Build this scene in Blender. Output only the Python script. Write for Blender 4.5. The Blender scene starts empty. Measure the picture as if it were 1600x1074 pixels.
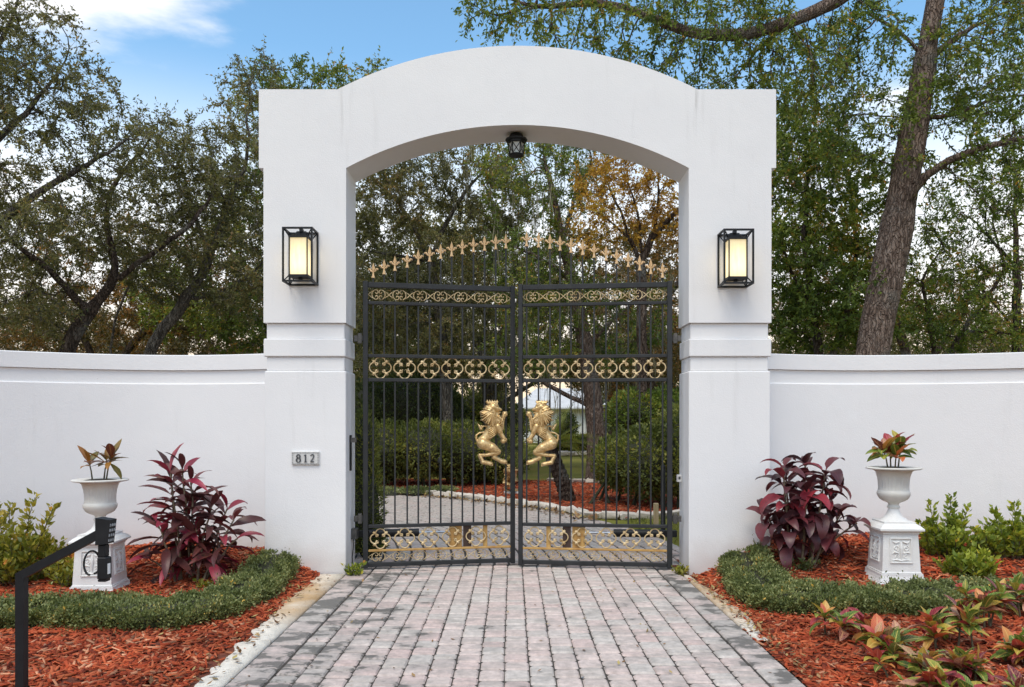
import bpy, math, random
import numpy as np
from mathutils import Vector, Matrix, Euler

rad = math.radians
sc = bpy.context.scene
COL = sc.collection
random.seed(5)
RNG = np.random.default_rng(11)

# ------------------------------------------------------------------ camera, sky, sun, exposure
FPX = 28 / 36 * 1600          # focal length in photo pixels
HY, CX, CAMH = 660.0, 800.0, 1.5
cam_d = bpy.data.cameras.new('camera')
cam_d.lens = 28; cam_d.sensor_width = 36
cam_d.shift_y = (HY - 537) / 1600
cam_d.clip_start = 0.05; cam_d.clip_end = 3000
cam = bpy.data.objects.new('camera', cam_d)
cam.location = (0, 0, CAMH); cam.rotation_euler = (rad(90), 0, 0)
COL.objects.link(cam); sc.camera = cam

SUN_EL, SUN_AZ = 62, 200      # azimuth clockwise from +Y (north): behind the camera, a little to the left
world = bpy.data.worlds.new('World'); sc.world = world
world.use_nodes = True
wn, wl = world.node_tree.nodes, world.node_tree.links
wn.clear()
w_out = wn.new('ShaderNodeOutputWorld'); w_bg = wn.new('ShaderNodeBackground')
w_sky = wn.new('ShaderNodeTexSky'); w_sky.sky_type = 'NISHITA'; w_sky.sun_disc = False
w_sky.sun_elevation = rad(SUN_EL); w_sky.sun_rotation = rad(SUN_AZ)
w_sky.air_density = 1.0; w_sky.dust_density = 0.6; w_sky.ozone_density = 1.6
w_bg.inputs['Strength'].default_value = 0.15
w_tc = wn.new('ShaderNodeTexCoord'); w_sep = wn.new('ShaderNodeSeparateXYZ')
wl.new(w_tc.outputs['Generated'], w_sep.inputs[0])
# low warm band all round the horizon
w_band = wn.new('ShaderNodeMapRange'); w_band.interpolation_type = 'SMOOTHSTEP'
w_band.inputs['From Min'].default_value = 0.42; w_band.inputs['From Max'].default_value = 0.20
w_band.inputs['To Min'].default_value = 0.0; w_band.inputs['To Max'].default_value = 0.92
wl.new(w_sep.outputs['Z'], w_band.inputs['Value'])
w_warm = wn.new('ShaderNodeMix'); w_warm.data_type = 'RGBA'
w_low = wn.new('ShaderNodeMapRange'); w_low.interpolation_type = 'SMOOTHSTEP'
w_low.inputs['From Min'].default_value = 0.20; w_low.inputs['From Max'].default_value = 0.03
wl.new(w_sep.outputs['Z'], w_low.inputs['Value'])
w_hor = wn.new('ShaderNodeMix'); w_hor.data_type = 'RGBA'
w_hor.inputs[6].default_value = (5.7, 5.7, 5.7, 1); w_hor.inputs[7].default_value = (6.0, 4.5, 3.15, 1)
wl.new(w_low.outputs[0], w_hor.inputs[0]); wl.new(w_hor.outputs[2], w_warm.inputs[7])
w_tint = wn.new('ShaderNodeMix'); w_tint.data_type = 'RGBA'; w_tint.blend_type = 'MULTIPLY'; w_tint.inputs[0].default_value = 1
w_tint.inputs[7].default_value = (0.92, 1.16, 1.13, 1)
wl.new(w_sky.outputs[0], w_tint.inputs[6])
wl.new(w_band.outputs[0], w_warm.inputs[0]); wl.new(w_tint.outputs[2], w_warm.inputs[6])
# clouds: noise on the direction, stretched sideways
w_map = wn.new('ShaderNodeMapping'); w_map.inputs['Scale'].default_value = (1.6, 1.6, 5.0)
w_map.inputs['Location'].default_value = (0.35, 0.0, 0.25)
wl.new(w_tc.outputs['Generated'], w_map.inputs[0])
w_noi = wn.new('ShaderNodeTexNoise'); w_noi.inputs['Scale'].default_value = 1.7
w_noi.inputs['Detail'].default_value = 7; w_noi.inputs['Roughness'].default_value = 0.55
wl.new(w_map.outputs[0], w_noi.inputs['Vector'])
w_dist = wn.new('ShaderNodeVectorMath'); w_dist.operation = 'DISTANCE'
w_dmap = wn.new('ShaderNodeMapping'); w_dmap.inputs['Scale'].default_value = (1, 1, 3.2)
_d = Vector(((205 - CX) / FPX, 1, (HY + 6) / FPX)).normalized()
w_dist.inputs[1].default_value = (_d.x, _d.y, _d.z * 3.2)
wl.new(w_tc.outputs['Generated'], w_dmap.inputs[0]); wl.new(w_dmap.outputs[0], w_dist.inputs[0])
w_blob = wn.new('ShaderNodeMapRange'); w_blob.inputs['From Min'].default_value = 0.34; w_blob.inputs['From Max'].default_value = 0.0
w_blob.inputs['To Max'].default_value = 0.33
wl.new(w_dist.outputs['Value'], w_blob.inputs['Value'])
w_add = wn.new('ShaderNodeMath'); w_add.operation = 'ADD'
# a clear gap in the broken cloud where the photograph looks
w_gd = wn.new('ShaderNodeVectorMath'); w_gd.operation = 'DISTANCE'; w_gd.inputs[1].default_value = Vector((0.05, 1, 0.45)).normalized()
wl.new(w_tc.outputs['Generated'], w_gd.inputs[0])
w_gap = wn.new('ShaderNodeMapRange'); w_gap.inputs['From Min'].default_value = 0.62; w_gap.inputs['From Max'].default_value = 0.25
w_gap.inputs['To Max'].default_value = 0.17
wl.new(w_gd.outputs['Value'], w_gap.inputs['Value'])
w_sub = wn.new('ShaderNodeMath'); w_sub.operation = 'SUBTRACT'
wl.new(w_noi.outputs[0], w_sub.inputs[0]); wl.new(w_gap.outputs[0], w_sub.inputs[1])
wl.new(w_sub.outputs[0], w_add.inputs[0]); wl.new(w_blob.outputs[0], w_add.inputs[1])
w_cm = wn.new('ShaderNodeMapRange'); w_cm.interpolation_type = 'SMOOTHSTEP'
w_cm.inputs['From Min'].default_value = 0.46; w_cm.inputs['From Max'].default_value = 0.66
w_cm.inputs['To Max'].default_value = 0.85
wl.new(w_add.outputs[0], w_cm.inputs['Value'])
w_cl = wn.new('ShaderNodeMix'); w_cl.data_type = 'RGBA'; w_cl.inputs[7].default_value = (6.0, 5.8, 5.7, 1)
wl.new(w_cm.outputs[0], w_cl.inputs[0]); wl.new(w_warm.outputs[2], w_cl.inputs[6])
wl.new(w_cl.outputs[2], w_bg.inputs['Color']); wl.new(w_bg.outputs[0], w_out.inputs[0])

sun_d = bpy.data.lights.new('sun', 'SUN'); sun_d.energy = 1.5; sun_d.angle = rad(32); sun_d.color = (1, 0.88, 0.72)
sun = bpy.data.objects.new('sun', sun_d)
sun.rotation_euler = Vector((math.sin(rad(SUN_AZ)) * math.cos(rad(SUN_EL)), math.cos(rad(SUN_AZ)) * math.cos(rad(SUN_EL)),
                             math.sin(rad(SUN_EL)))).to_track_quat('Z', 'Y').to_euler()
COL.objects.link(sun)
vs = sc.view_settings
sc.display_settings.display_device = 'sRGB'
vs.view_transform = 'Standard'; vs.look = 'None'; vs.gamma = 1; vs.exposure = 0.60; vs.use_curve_mapping = False
cy = sc.cycles
cy.max_bounces = 7; cy.diffuse_bounces = 4; cy.glossy_bounces = 3; cy.transmission_bounces = 4; cy.transparent_max_bounces = 6
cy.use_denoising = True
try:
    cy.denoiser = 'OPENIMAGEDENOISE'
except Exception:
    pass
cy.caustics_reflective = False; cy.caustics_refractive = False

# ------------------------------------------------------------------ helpers
def W(px, py, Y):
    """world point that the photo shows at pixel (px, py), at distance Y"""
    return np.array(((px - CX) / FPX * Y, Y, CAMH + (HY - py) / FPX * Y))

def rotm(rx=0, ry=0, rz=0):
    return np.array(Euler((rx, ry, rz)).to_matrix())

class MB:
    def __init__(s):
        s.v, s.f, s.n = [], [], 0
    def add(s, verts, faces):
        verts = np.asarray(verts, float).reshape(-1, 3)
        s.v.append(verts); k = s.n
        s.f.extend([tuple(i + k for i in f) for f in faces]); s.n += len(verts)
        return s
    def box(s, c, size, rot=None, taper=1.0):
        x, y, z = (d / 2 for d in size)
        p = np.array([(-x, -y, -z), (x, -y, -z), (x, y, -z), (-x, y, -z),
                      (-x * taper, -y * taper, z), (x * taper, -y * taper, z), (x * taper, y * taper, z), (-x * taper, y * taper, z)])
        if rot is not None: p = p @ rot.T
        return s.add(p + np.array(c), [(3, 2, 1, 0), (4, 5, 6, 7), (0, 1, 5, 4), (1, 2, 6, 5), (2, 3, 7, 6), (3, 0, 4, 7)])
    def bbox(s, c, size, b=0.006, rot=None):
        """box with chamfered edges"""
        hx, hy, hz = (d / 2 for d in size)
        b = min(b, hx * .45, hy * .45, hz * .45)
        rings = []
        for z, i in ((-hz, b), (-hz + b, 0), (hz - b, 0), (hz, b)):
            x, y = hx - i, hy - i
            c_ = b if i == 0 else b * .6
            rings.append([(-x + c_, -y, z), (x - c_, -y, z), (x, -y + c_, z), (x, y - c_, z), (x - c_, y, z), (-x + c_, y, z), (-x, y - c_, z), (-x, -y + c_, z)])
        p = np.array(rings).reshape(-1, 3)
        if rot is not None: p = p @ rot.T
        f = [tuple(range(7, -1, -1)), tuple(range(24, 32))]
        for r in range(3):
            for k in range(8):
                a, b2 = r * 8 + k, r * 8 + (k + 1) % 8
                f.append((a, b2, b2 + 8, a + 8))
        return s.add(p + np.array(c), f)
    def tube(s, pts, r, n=6, caps=True, closed=False):
        pts = np.asarray(pts, float); k = len(pts)
        r = np.broadcast_to(np.asarray(r, float), (k,))
        if closed: t = np.roll(pts, -1, 0) - np.roll(pts, 1, 0)
        else: t = np.gradient(pts, axis=0)
        t = t / np.maximum(np.linalg.norm(t, axis=1, keepdims=True), 1e-9)
        m = np.abs(t.mean(0)); ref = np.eye(3)[int(np.argmin(m))]
        u = np.cross(t, ref); u /= np.maximum(np.linalg.norm(u, axis=1, keepdims=True), 1e-9)
        w = np.cross(t, u)
        a = np.arange(n) / n * 2 * np.pi
        ring = pts[:, None] + r[:, None, None] * (np.cos(a)[None, :, None] * u[:, None] + np.sin(a)[None, :, None] * w[:, None])
        f = []
        for i in range(k if closed else k - 1):
            i2 = (i + 1) % k
            for j in range(n):
                j2 = (j + 1) % n
                f.append((i * n + j, i * n + j2, i2 * n + j2, i2 * n + j))
        if caps and not closed:
            f.append(tuple(range(n - 1, -1, -1))); f.append(tuple((k - 1) * n + j for j in range(n)))
        return s.add(ring.reshape(-1, 3), f)
    def lathe(s, prof, n=32, flute=None):
        prof = np.asarray(prof, float); a = np.arange(n) / n * 2 * np.pi
        v = np.zeros((len(prof), n, 3))
        for i, (r, z) in enumerate(prof):
            rr = np.full(n, r)
            if flute is not None: rr = rr * (1 + flute(z) * np.cos(a * n / 2))
            v[i, :, 0] = rr * np.cos(a); v[i, :, 1] = rr * np.sin(a); v[i, :, 2] = z
        f = []
        for i in range(len(prof) - 1):
            for j in range(n):
                j2 = (j + 1) % n
                f.append((i * n + j, i * n + j2, (i + 1) * n + j2, (i + 1) * n + j))
        f.append(tuple(range(n - 1, -1, -1))); f.append(tuple((len(prof) - 1) * n + j for j in range(n)))
        return s.add(v.reshape(-1, 3), f)
    def sqloft(s, prof, n_cap=True):
        """square loft: prof = (half width, z)"""
        v = []
        for h, z in prof: v += [(-h, -h, z), (h, -h, z), (h, h, z), (-h, h, z)]
        f = []
        for i in range(len(prof) - 1):
            for j in range(4):
                f.append((i * 4 + j, i * 4 + (j + 1) % 4, i * 4 + 4 + (j + 1) % 4, i * 4 + 4 + j))
        f.append((3, 2, 1, 0)); k = (len(prof) - 1) * 4; f.append((k, k + 1, k + 2, k + 3))
        return s.add(v, f)
    def prism(s, outline, y0, y1):
        """outline of (x, z) extruded along y"""
        n = len(outline)
        v = [(x, y0, z) for x, z in outline] + [(x, y1, z) for x, z in outline]
        f = [tuple(range(n)), tuple(range(2 * n - 1, n - 1, -1))]
        f += [(i, n + i, n + (i + 1) % n, (i + 1) % n) for i in range(n)]
        return s.add(v, f)
    def mesh(s, name, mat, smooth=False):
        me = bpy.data.meshes.new(name)
        v = np.concatenate(s.v) if s.v else np.zeros((0, 3))
        me.from_pydata(v.tolist(), [], s.f); me.validate(); me.update()
        if mat: me.materials.append(mat)
        if smooth:
            me.polygons.foreach_set('use_smooth', np.ones(len(me.polygons), bool))
            if smooth != 'all':
                try: me.set_sharp_from_angle(angle=rad(smooth if smooth is not True else 40))
                except Exception: pass
        return me

def obj(name, me, parent=None, loc=(0, 0, 0), rot=(0, 0, 0), scale=(1, 1, 1)):
    o = bpy.data.objects.new(name, me)
    o.location = loc; o.rotation_euler = rot; o.scale = scale
    if parent: o.parent = parent
    COL.objects.link(o)
    return o

def tag(o, label=None, cat=None, group=None, kind=None):
    for k, v in (('label', label), ('category', cat), ('group', group), ('kind', kind)):
        if v: o[k] = v
    return o

def thing(name, label, cat, loc=(0, 0, 0), rz=0, group=None):
    o = obj(name, None, None, loc, (0, 0, rz)); o.empty_display_size = 0.2
    return tag(o, label, cat, group)

def part(name, mb, mat, parent, smooth=False, **k):
    return obj(name, mb.mesh(name, mat, smooth), parent, **k)

def fastmesh(name, V, Q, mat, tint=None, tri=False):
    """mesh from arrays: V (n,3), Q (m,4) quads or (m,3) tris"""
    me = bpy.data.meshes.new(name)
    m, k = Q.shape
    me.vertices.add(len(V)); me.vertices.foreach_set('co', np.ascontiguousarray(V, np.float32).ravel())
    me.loops.add(m * k); me.loops.foreach_set('vertex_index', np.ascontiguousarray(Q, np.int32).ravel())
    me.polygons.add(m); me.polygons.foreach_set('loop_start', np.arange(m, dtype=np.int32) * k)
    try: me.polygons.foreach_set('loop_total', np.full(m, k, np.int32))
    except Exception: pass
    if tint is not None:
        a = me.attributes.new('tint', 'FLOAT', 'POINT'); a.data.foreach_set('value', np.ascontiguousarray(tint, np.float32))
    me.update(calc_edges=True)
    if mat: me.materials.append(mat)
    return me

def smooth01(t):
    t = np.clip(t, 0, 1); return t * t * (3 - 2 * t)

def leaf_cloud(P, N, size, rng, aspect=.5, spread=.7, fold=.25, tint=None, tsig=.16):
    """P points, N preferred outward direction; returns V, Q, tint for diamond leaves folded on the midrib"""
    n = len(P)
    d = N + rng.normal(0, spread, (n, 3)); d /= np.linalg.norm(d, axis=1, keepdims=True)
    s = np.cross(d, rng.normal(0, 1, (n, 3))); s /= np.maximum(np.linalg.norm(s, axis=1, keepdims=True), 1e-6)
    u = np.cross(s, d)
    L = size * rng.uniform(.5, 1.45, n)[:, None]
    b = P; tip = P + d * L; m = P + d * L * .45
    V = np.stack((b, m + s * L * aspect * .5 + u * L * fold * aspect, tip, m - s * L * aspect * .5 + u * L * fold * aspect), 1).reshape(-1, 3)
    Q = np.arange(n * 4).reshape(n, 4)
    T = np.concatenate((Q[:, [0, 1, 2]], Q[:, [0, 2, 3]]))
    base = np.full(n, .5) if tint is None else tint
    t = np.clip(base + rng.normal(0, tsig, n), 0, 1)
    return V, T, np.repeat(t, 4)

# ------------------------------------------------------------------ materials
def new_mat(name):
    m = bpy.data.materials.new(name); m.use_nodes = True
    nt = m.node_tree; nt.nodes.clear()
    out = nt.nodes.new('ShaderNodeOutputMaterial'); b = nt.nodes.new('ShaderNodeBsdfPrincipled')
    nt.links.new(b.outputs[0], out.inputs[0])
    return m, nt, b, out

def ramp(nt, fac, stops, interp='LINEAR'):
    r = nt.nodes.new('ShaderNodeValToRGB'); r.color_ramp.interpolation = interp
    e = r.color_ramp.elements
    while len(e) < len(stops): e.new(0.5)
    for i, (p, c) in enumerate(stops):
        e[i].position = p; e[i].color = (*c, 1) if len(c) == 3 else c
    nt.links.new(fac, r.inputs[0]); return r.outputs[0]

def noise(nt, scale, detail=4, rough=0.55, vec=None, stretch=None, coord='Object'):
    n = nt.nodes.new('ShaderNodeTexNoise')
    n.inputs['Scale'].default_value = scale; n.inputs['Detail'].default_value = detail; n.inputs['Roughness'].default_value = rough
    if vec is None:
        if coord == 'World':
            vec = nt.nodes.new('ShaderNodeNewGeometry').outputs['Position']
        else:
            vec = nt.nodes.new('ShaderNodeTexCoord').outputs[coord]
    if stretch:
        mp = nt.nodes.new('ShaderNodeMapping'); mp.inputs['Scale'].default_value = stretch
        nt.links.new(vec, mp.inputs[0]); vec = mp.outputs[0]
    nt.links.new(vec, n.inputs['Vector']); return n.outputs[0]

def mixc(nt, fac, a, b, mode='MIX'):
    m = nt.nodes.new('ShaderNodeMix'); m.data_type = 'RGBA'; m.blend_type = mode
    for s, v in ((0, fac), (6, a), (7, b)):
        if hasattr(v, 'links'): nt.links.new(v, m.inputs[s])
        elif isinstance(v, (int, float)): m.inputs[s].default_value = v
        else: m.inputs[s].default_value = (*v, 1)
    return m.outputs[2]

def maprange(nt, v, a, b, c=0, d=1, sm=True):
    m = nt.nodes.new('ShaderNodeMapRange'); m.interpolation_type = 'SMOOTHSTEP' if sm else 'LINEAR'
    for i, x in ((1, a), (2, b), (3, c), (4, d)): m.inputs[i].default_value = x
    nt.links.new(v, m.inputs[0]); return m.outputs[0]

def math_(nt, op, a, b=0.0):
    m = nt.nodes.new('ShaderNodeMath'); m.operation = op
    for i, v in ((0, a), (1, b)):
        if hasattr(v, 'links'): nt.links.new(v, m.inputs[i])
        else: m.inputs[i].default_value = v
    return m.outputs[0]

def bump(nt, b, h, strength=0.3, dist=0.01):
    n = nt.nodes.new('ShaderNodeBump'); n.inputs['Strength'].default_value = strength; n.inputs['Distance'].default_value = dist
    nt.links.new(h, n.inputs['Height']); nt.links.new(n.outputs[0], b.inputs['Normal'])

def simple(name, c0, c1, scale=8, rough=0.6, metal=0.0, bscale=None, bstr=0.2, bdist=0.005, stretch=None, spec=0.5, coord='Object'):
    m, nt, b, _ = new_mat(name)
    n = noise(nt, scale, 5, stretch=stretch, coord=coord)
    nt.links.new(ramp(nt, n, [(0.3, c0), (0.7, c1)]), b.inputs['Base Color'])
    b.inputs['Roughness'].default_value = rough; b.inputs['Metallic'].default_value = metal
    b.inputs['Specular IOR Level'].default_value = spec
    if bscale: bump(nt, b, noise(nt, bscale, 4, stretch=stretch, coord=coord), bstr, bdist)
    return m

def stucco():
    m, nt, b, _ = new_mat('white_stucco_paint')
    big = noise(nt, 0.8, 5, coord='World')
    col = ramp(nt, big, [(0.3, (0.77, 0.77, 0.785)), (0.7, (0.82, 0.82, 0.825))])
    # faint rain streaks, stretched downwards, and a few hairline marks
    st = noise(nt, 5.0, 5, 0.65, stretch=(1.6, 1.6, 0.16), coord='World')
    col = mixc(nt, maprange(nt, st, 0.56, 0.80, 0, 0.15), col, (0.42, 0.41, 0.39))
    spk = noise(nt, 34, 2, coord='World')
    col = mixc(nt, maprange(nt, spk, 0.77, 0.80, 0, 0.35), col, (0.30, 0.27, 0.24))
    # splash of red mulch dust and mildew close to the soil
    sp = nt.nodes.new('ShaderNodeSeparateXYZ'); nt.links.new(nt.nodes.new('ShaderNodeNewGeometry').outputs['Position'], sp.inputs[0])
    low = maprange(nt, math_(nt, 'ADD', sp.outputs['Z'], math_(nt, 'MULTIPLY', noise(nt, 6, 4, coord='World'), 0.35)), 0.22, 0.62, 0.34, 0.0)
    col = mixc(nt, low, col, (0.46, 0.38, 0.32))
    # run-off stains under the two shoulders of the arch
    for cx in (-1.66, 1.80):
        dx = math_(nt, 'ABSOLUTE', math_(nt, 'SUBTRACT', sp.outputs['X'], cx))
        f1 = maprange(nt, dx, 0.0, 0.13, 1, 0); f2 = maprange(nt, sp.outputs['Z'], 4.0, 4.8, 0, 1)
        s2 = maprange(nt, noise(nt, 16, 3, stretch=(1.5, 0.2, 0.07), coord='World'), 0.45, 0.75, 0, 0.5)
        col = mixc(nt, math_(nt, 'MULTIPLY', math_(nt, 'MULTIPLY', f1, f2), s2), col, (0.30, 0.29, 0.27))
    nt.links.new(col, b.inputs['Base Color']); b.inputs['Roughness'].default_value = 0.75
    b.inputs['Specular IOR Level'].default_value = 0.25
    h = math_(nt, 'ADD', noise(nt, 90, 3, coord='World'), math_(nt, 'MULTIPLY', noise(nt, 3, 3, coord='World'), 2.2))
    bump(nt, b, h, 0.26, 0.009)
    return m

def leaf_mat(name, stops, rough=0.5, trans=0.35):
    """foliage: colour by the 'tint' attribute, part diffuse and part light passing through"""
    m, nt, b, out = new_mat(name)
    at = nt.nodes.new('ShaderNodeAttribute'); at.attribute_name = 'tint'
    col = ramp(nt, at.outputs['Fac'], stops)
    nt.links.new(col, b.inputs['Base Color']); b.inputs['Roughness'].default_value = rough
    b.inputs['Specular IOR Level'].default_value = 0.35
    t = nt.nodes.new('ShaderNodeBsdfTranslucent'); nt.links.new(mixc(nt, 1.0, col, (1.25, 1.25, 0.7), 'MULTIPLY'), t.inputs[0])
    mx = nt.nodes.new('ShaderNodeMixShader'); mx.inputs[0].default_value = trans
    nt.links.new(b.outputs[0], mx.inputs[1]); nt.links.new(t.outputs[0], mx.inputs[2]); nt.links.new(mx.outputs[0], out.inputs[0])
    return m

def bark(name, c0, c1, c2, sc_=3.0):
    m, nt, b, _ = new_mat(name)
    g = nt.nodes.new('ShaderNodeNewGeometry').outputs['Position']
    n1 = noise(nt, sc_ * 1.6, 7, 0.68, stretch=(2.2, 2.2, 0.7), coord='World'); n2 = noise(nt, 1.6, 5, coord='World')
    vo = nt.nodes.new('ShaderNodeTexVoronoi'); vo.feature = 'DISTANCE_TO_EDGE'; vo.inputs['Scale'].default_value = sc_ * 3.4
    mp = nt.nodes.new('ShaderNodeMapping'); mp.inputs['Scale'].default_value = (1.5, 1.5, 0.20)
    wv = nt.nodes.new('ShaderNodeVectorMath'); wv.operation = 'ADD'
    nv = nt.nodes.new('ShaderNodeTexNoise'); nv.inputs['Scale'].default_value = 5; nt.links.new(g, nv.inputs['Vector'])
    sv = nt.nodes.new('ShaderNodeVectorMath'); sv.operation = 'SCALE'; sv.inputs['Scale'].default_value = .16
    nt.links.new(nv.outputs['Color'], sv.inputs[0]); nt.links.new(g, wv.inputs[0]); nt.links.new(sv.outputs[0], wv.inputs[1])
    nt.links.new(wv.outputs[0], mp.inputs[0]); nt.links.new(mp.outputs[0], vo.inputs['Vector'])
    fur = maprange(nt, vo.outputs['Distance'], 0.0, 0.16, 1, 0)
    c = ramp(nt, n1, [(0.34, c0), (0.5, c1), (0.66, c2)])
    c = mixc(nt, math_(nt, 'MULTIPLY', fur, .42), c, c0)
    c = mixc(nt, maprange(nt, n2, 0.54, 0.66, 0, 0.55), c, (0.27, 0.265, 0.235))
    nt.links.new(c, b.inputs['Base Color']); b.inputs['Roughness'].default_value = 0.92; b.inputs['Specular IOR Level'].default_value = 0.12
    h = math_(nt, 'SUBTRACT', noise(nt, sc_ * 5, 6, 0.7, stretch=(2.4, 2.4, 0.7), coord='World'), math_(nt, 'MULTIPLY', fur, 1.2))
    bump(nt, b, h, 1.0, 0.05)
    return m

def paver_mat():
    m, nt, b, _ = new_mat('concrete_paver')
    g = nt.nodes.new('ShaderNodeNewGeometry'); oi = nt.nodes.new('ShaderNodeObjectInfo')
    r = math_(nt, 'FRACT', math_(nt, 'ADD', g.outputs['Random Per Island'], oi.outputs['Random']))
    col = ramp(nt, r, [(0.0, (0.55, 0.47, 0.43)), (0.22, (0.65, 0.545, 0.50)), (0.42, (0.58, 0.455, 0.42)), (0.58, (0.60, 0.545, 0.50)),
                       (0.75, (0.53, 0.485, 0.445)), (0.9, (0.61, 0.49, 0.45)), (1.0, (0.54, 0.485, 0.44))])
    n = noise(nt, 22, 5, 0.65, coord='World')
    col = mixc(nt, 1.0, col, ramp(nt, n, [(0.3, (0.70, 0.69, 0.68)), (0.7, (1.12, 1.10, 1.09))]), 'MULTIPLY')
    # damp mildew stains, heavier towards the two sides of the drive
    sp = nt.nodes.new('ShaderNodeSeparateXYZ'); nt.links.new(g.outputs['Position'], sp.inputs[0])
    el = maprange(nt, sp.outputs['X'], -0.35, -1.50, 0, 1); er = maprange(nt, sp.outputs['X'], 1.20, 1.62, 0, 1)
    edge = math_(nt, 'MAXIMUM', el, er)
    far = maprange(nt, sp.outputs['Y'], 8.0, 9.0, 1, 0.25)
    pn = noise(nt, 3.6, 5, 0.62, stretch=(1, 1.5, 1), coord='World')
    thr = math_(nt, 'ADD', pn, math_(nt, 'MULTIPLY', math_(nt, 'MULTIPLY', edge, far), 0.155))
    wet = maprange(nt, thr, 0.64, 0.70, 0, 0.86)
    soft = maprange(nt, thr, 0.44, 0.68, 0, 0.55)
    col = mixc(nt, soft, col, (0.27, 0.25, 0.23))
    col = mixc(nt, wet, col, (0.115, 0.108, 0.098))
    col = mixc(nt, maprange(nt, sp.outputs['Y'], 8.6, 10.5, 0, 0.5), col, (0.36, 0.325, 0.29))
    # rusty and mossy specks
    col = mixc(nt, maprange(nt, noise(nt, 9, 4, coord='World'), 0.68, 0.76, 0, 0.35), col, (0.26, 0.19, 0.12))
    nt.links.new(col, b.inputs['Base Color'])
    nt.links.new(maprange(nt, thr, 0.62, 0.70, 0.80, 0.55), b.inputs['Roughness'])
    b.inputs['Specular IOR Level'].default_value = 0.3
    bump(nt, b, noise(nt, 70, 4, 0.7, coord='World'), 0.35, 0.004)
    return m

def island_mat(name, stops, rough=0.8, nscale=30, namp=(0.75, 1.15), obj_rand=False, bscale=None, spec=0.25):
    m, nt, b, _ = new_mat(name)
    r = nt.nodes.new('ShaderNodeNewGeometry').outputs['Random Per Island']
    if obj_rand:
        r = math_(nt, 'FRACT', math_(nt, 'ADD', r, nt.nodes.new('ShaderNodeObjectInfo').outputs['Random']))
    col = ramp(nt, r, stops)
    n = noise(nt, nscale, 4, coord='World')
    col = mixc(nt, 1.0, col, ramp(nt, n, [(0.3, (namp[0],) * 3), (0.7, (namp[1],) * 3)]), 'MULTIPLY')
    nt.links.new(col, b.inputs['Base Color']); b.inputs['Roughness'].default_value = rough; b.inputs['Specular IOR Level'].default_value = spec
    if bscale: bump(nt, b, noise(nt, bscale, 4, coord='World'), 0.4, 0.01)
    return m

M = {}
M['stucco'] = stucco()
M['black'] = simple('black_iron_paint', (0.007, 0.008, 0.010), (0.014, 0.016, 0.019), 14, 0.5, 0.0, 60, 0.15, 0.002, spec=.3)
M['gateblack'] = simple('weathered_black_iron', (0.008, 0.0095, 0.011), (0.021, 0.023, 0.026), 9, 0.55, 0.0, 40, 0.2, 0.002)
M['gold'] = simple('gold_paint', (0.54, 0.35, 0.14), (0.84, 0.62, 0.32), 40, 0.36, 0.5, 90, 0.35, 0.004)
M['goldpale'] = simple('sunbleached_gold_paint', (0.62, 0.40, 0.19), (0.78, 0.55, 0.31), 14, 0.5, 0.1)
M['scroll'] = simple('worn_gold_scrollwork', (0.40, 0.27, 0.12), (0.82, 0.65, 0.39), 10, 0.42, 0.25, coord='World')
M['rust'] = simple('rusty_gold_plate', (0.33, 0.16, 0.045), (0.56, 0.36, 0.12), 10, 0.75, 0.0, 40, 0.3, 0.004)
M['darkrust'] = simple('dark_brown_iron', (0.035, 0.018, 0.013), (0.065, 0.034, 0.024), 10, 0.6)
M['steel'] = simple('bare_steel', (0.45, 0.45, 0.46), (0.65, 0.65, 0.66), 20, 0.3, 0.9)
M['bronze'] = simple('grey_bronze_bracket', (0.06, 0.058, 0.055), (0.12, 0.115, 0.11), 20, 0.5, 0.4)
M['plaster'] = simple('white_painted_cast_stone', (0.70, 0.69, 0.675), (0.80, 0.80, 0.79), 5, 0.6, 0, 55, 0.35, 0.006)
def dirty_plaster():
    m, nt, b, _ = new_mat('white_painted_cast_stone')
    col = ramp(nt, noise(nt, 5, 5), [(.3, (0.69, 0.68, 0.66)), (.7, (0.80, 0.80, 0.79))])
    z = nt.nodes.new('ShaderNodeSeparateXYZ'); nt.links.new(nt.nodes.new('ShaderNodeTexCoord').outputs['Object'], z.inputs[0])
    n = noise(nt, 26, 5, .7)
    low = maprange(nt, math_(nt, 'ADD', z.outputs['Z'], math_(nt, 'MULTIPLY', n, .12)), .07, .15, 1, 0)
    col = mixc(nt, math_(nt, 'MULTIPLY', low, maprange(nt, noise(nt, 60, 4, .7), .45, .62)), col, (.16, .13, .11))
    col = mixc(nt, maprange(nt, noise(nt, 9, 5, .7, stretch=(1.5, 1.5, .4)), .55, .8, 0, .28), col, (.42, .40, .35))
    nt.links.new(col, b.inputs['Base Color']); b.inputs['Roughness'].default_value = .65
    bump(nt, b, noise(nt, 55, 5, .7), .45, .008)
    return m
M['plaster'] = dirty_plaster()
M['urnwhite'] = simple('cream_white_urn_paint', (0.62, 0.60, 0.55), (0.74, 0.73, 0.69), 4, 0.5, 0, 60, 0.25, 0.004)
M['plaque'] = simple('grey_white_ceramic', (0.55, 0.55, 0.54), (0.68, 0.68, 0.67), 30, 0.4)
M['digit'] = simple('charcoal_glaze', (0.05, 0.055, 0.065), (0.09, 0.095, 0.105), 30, 0.4)
M['whitebox'] = simple('white_plastic', (0.72, 0.73, 0.74), (0.80, 0.80, 0.80), 10, 0.4)
M['soil'] = simple('dark_potting_soil', (0.02, 0.014, 0.01), (0.05, 0.035, 0.025), 30, 0.95)
M['sand'] = simple('joint_sand', (0.03, 0.024, 0.02), (0.08, 0.068, 0.055), 14, 0.95, coord='World')
M['paver'] = paver_mat()
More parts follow.
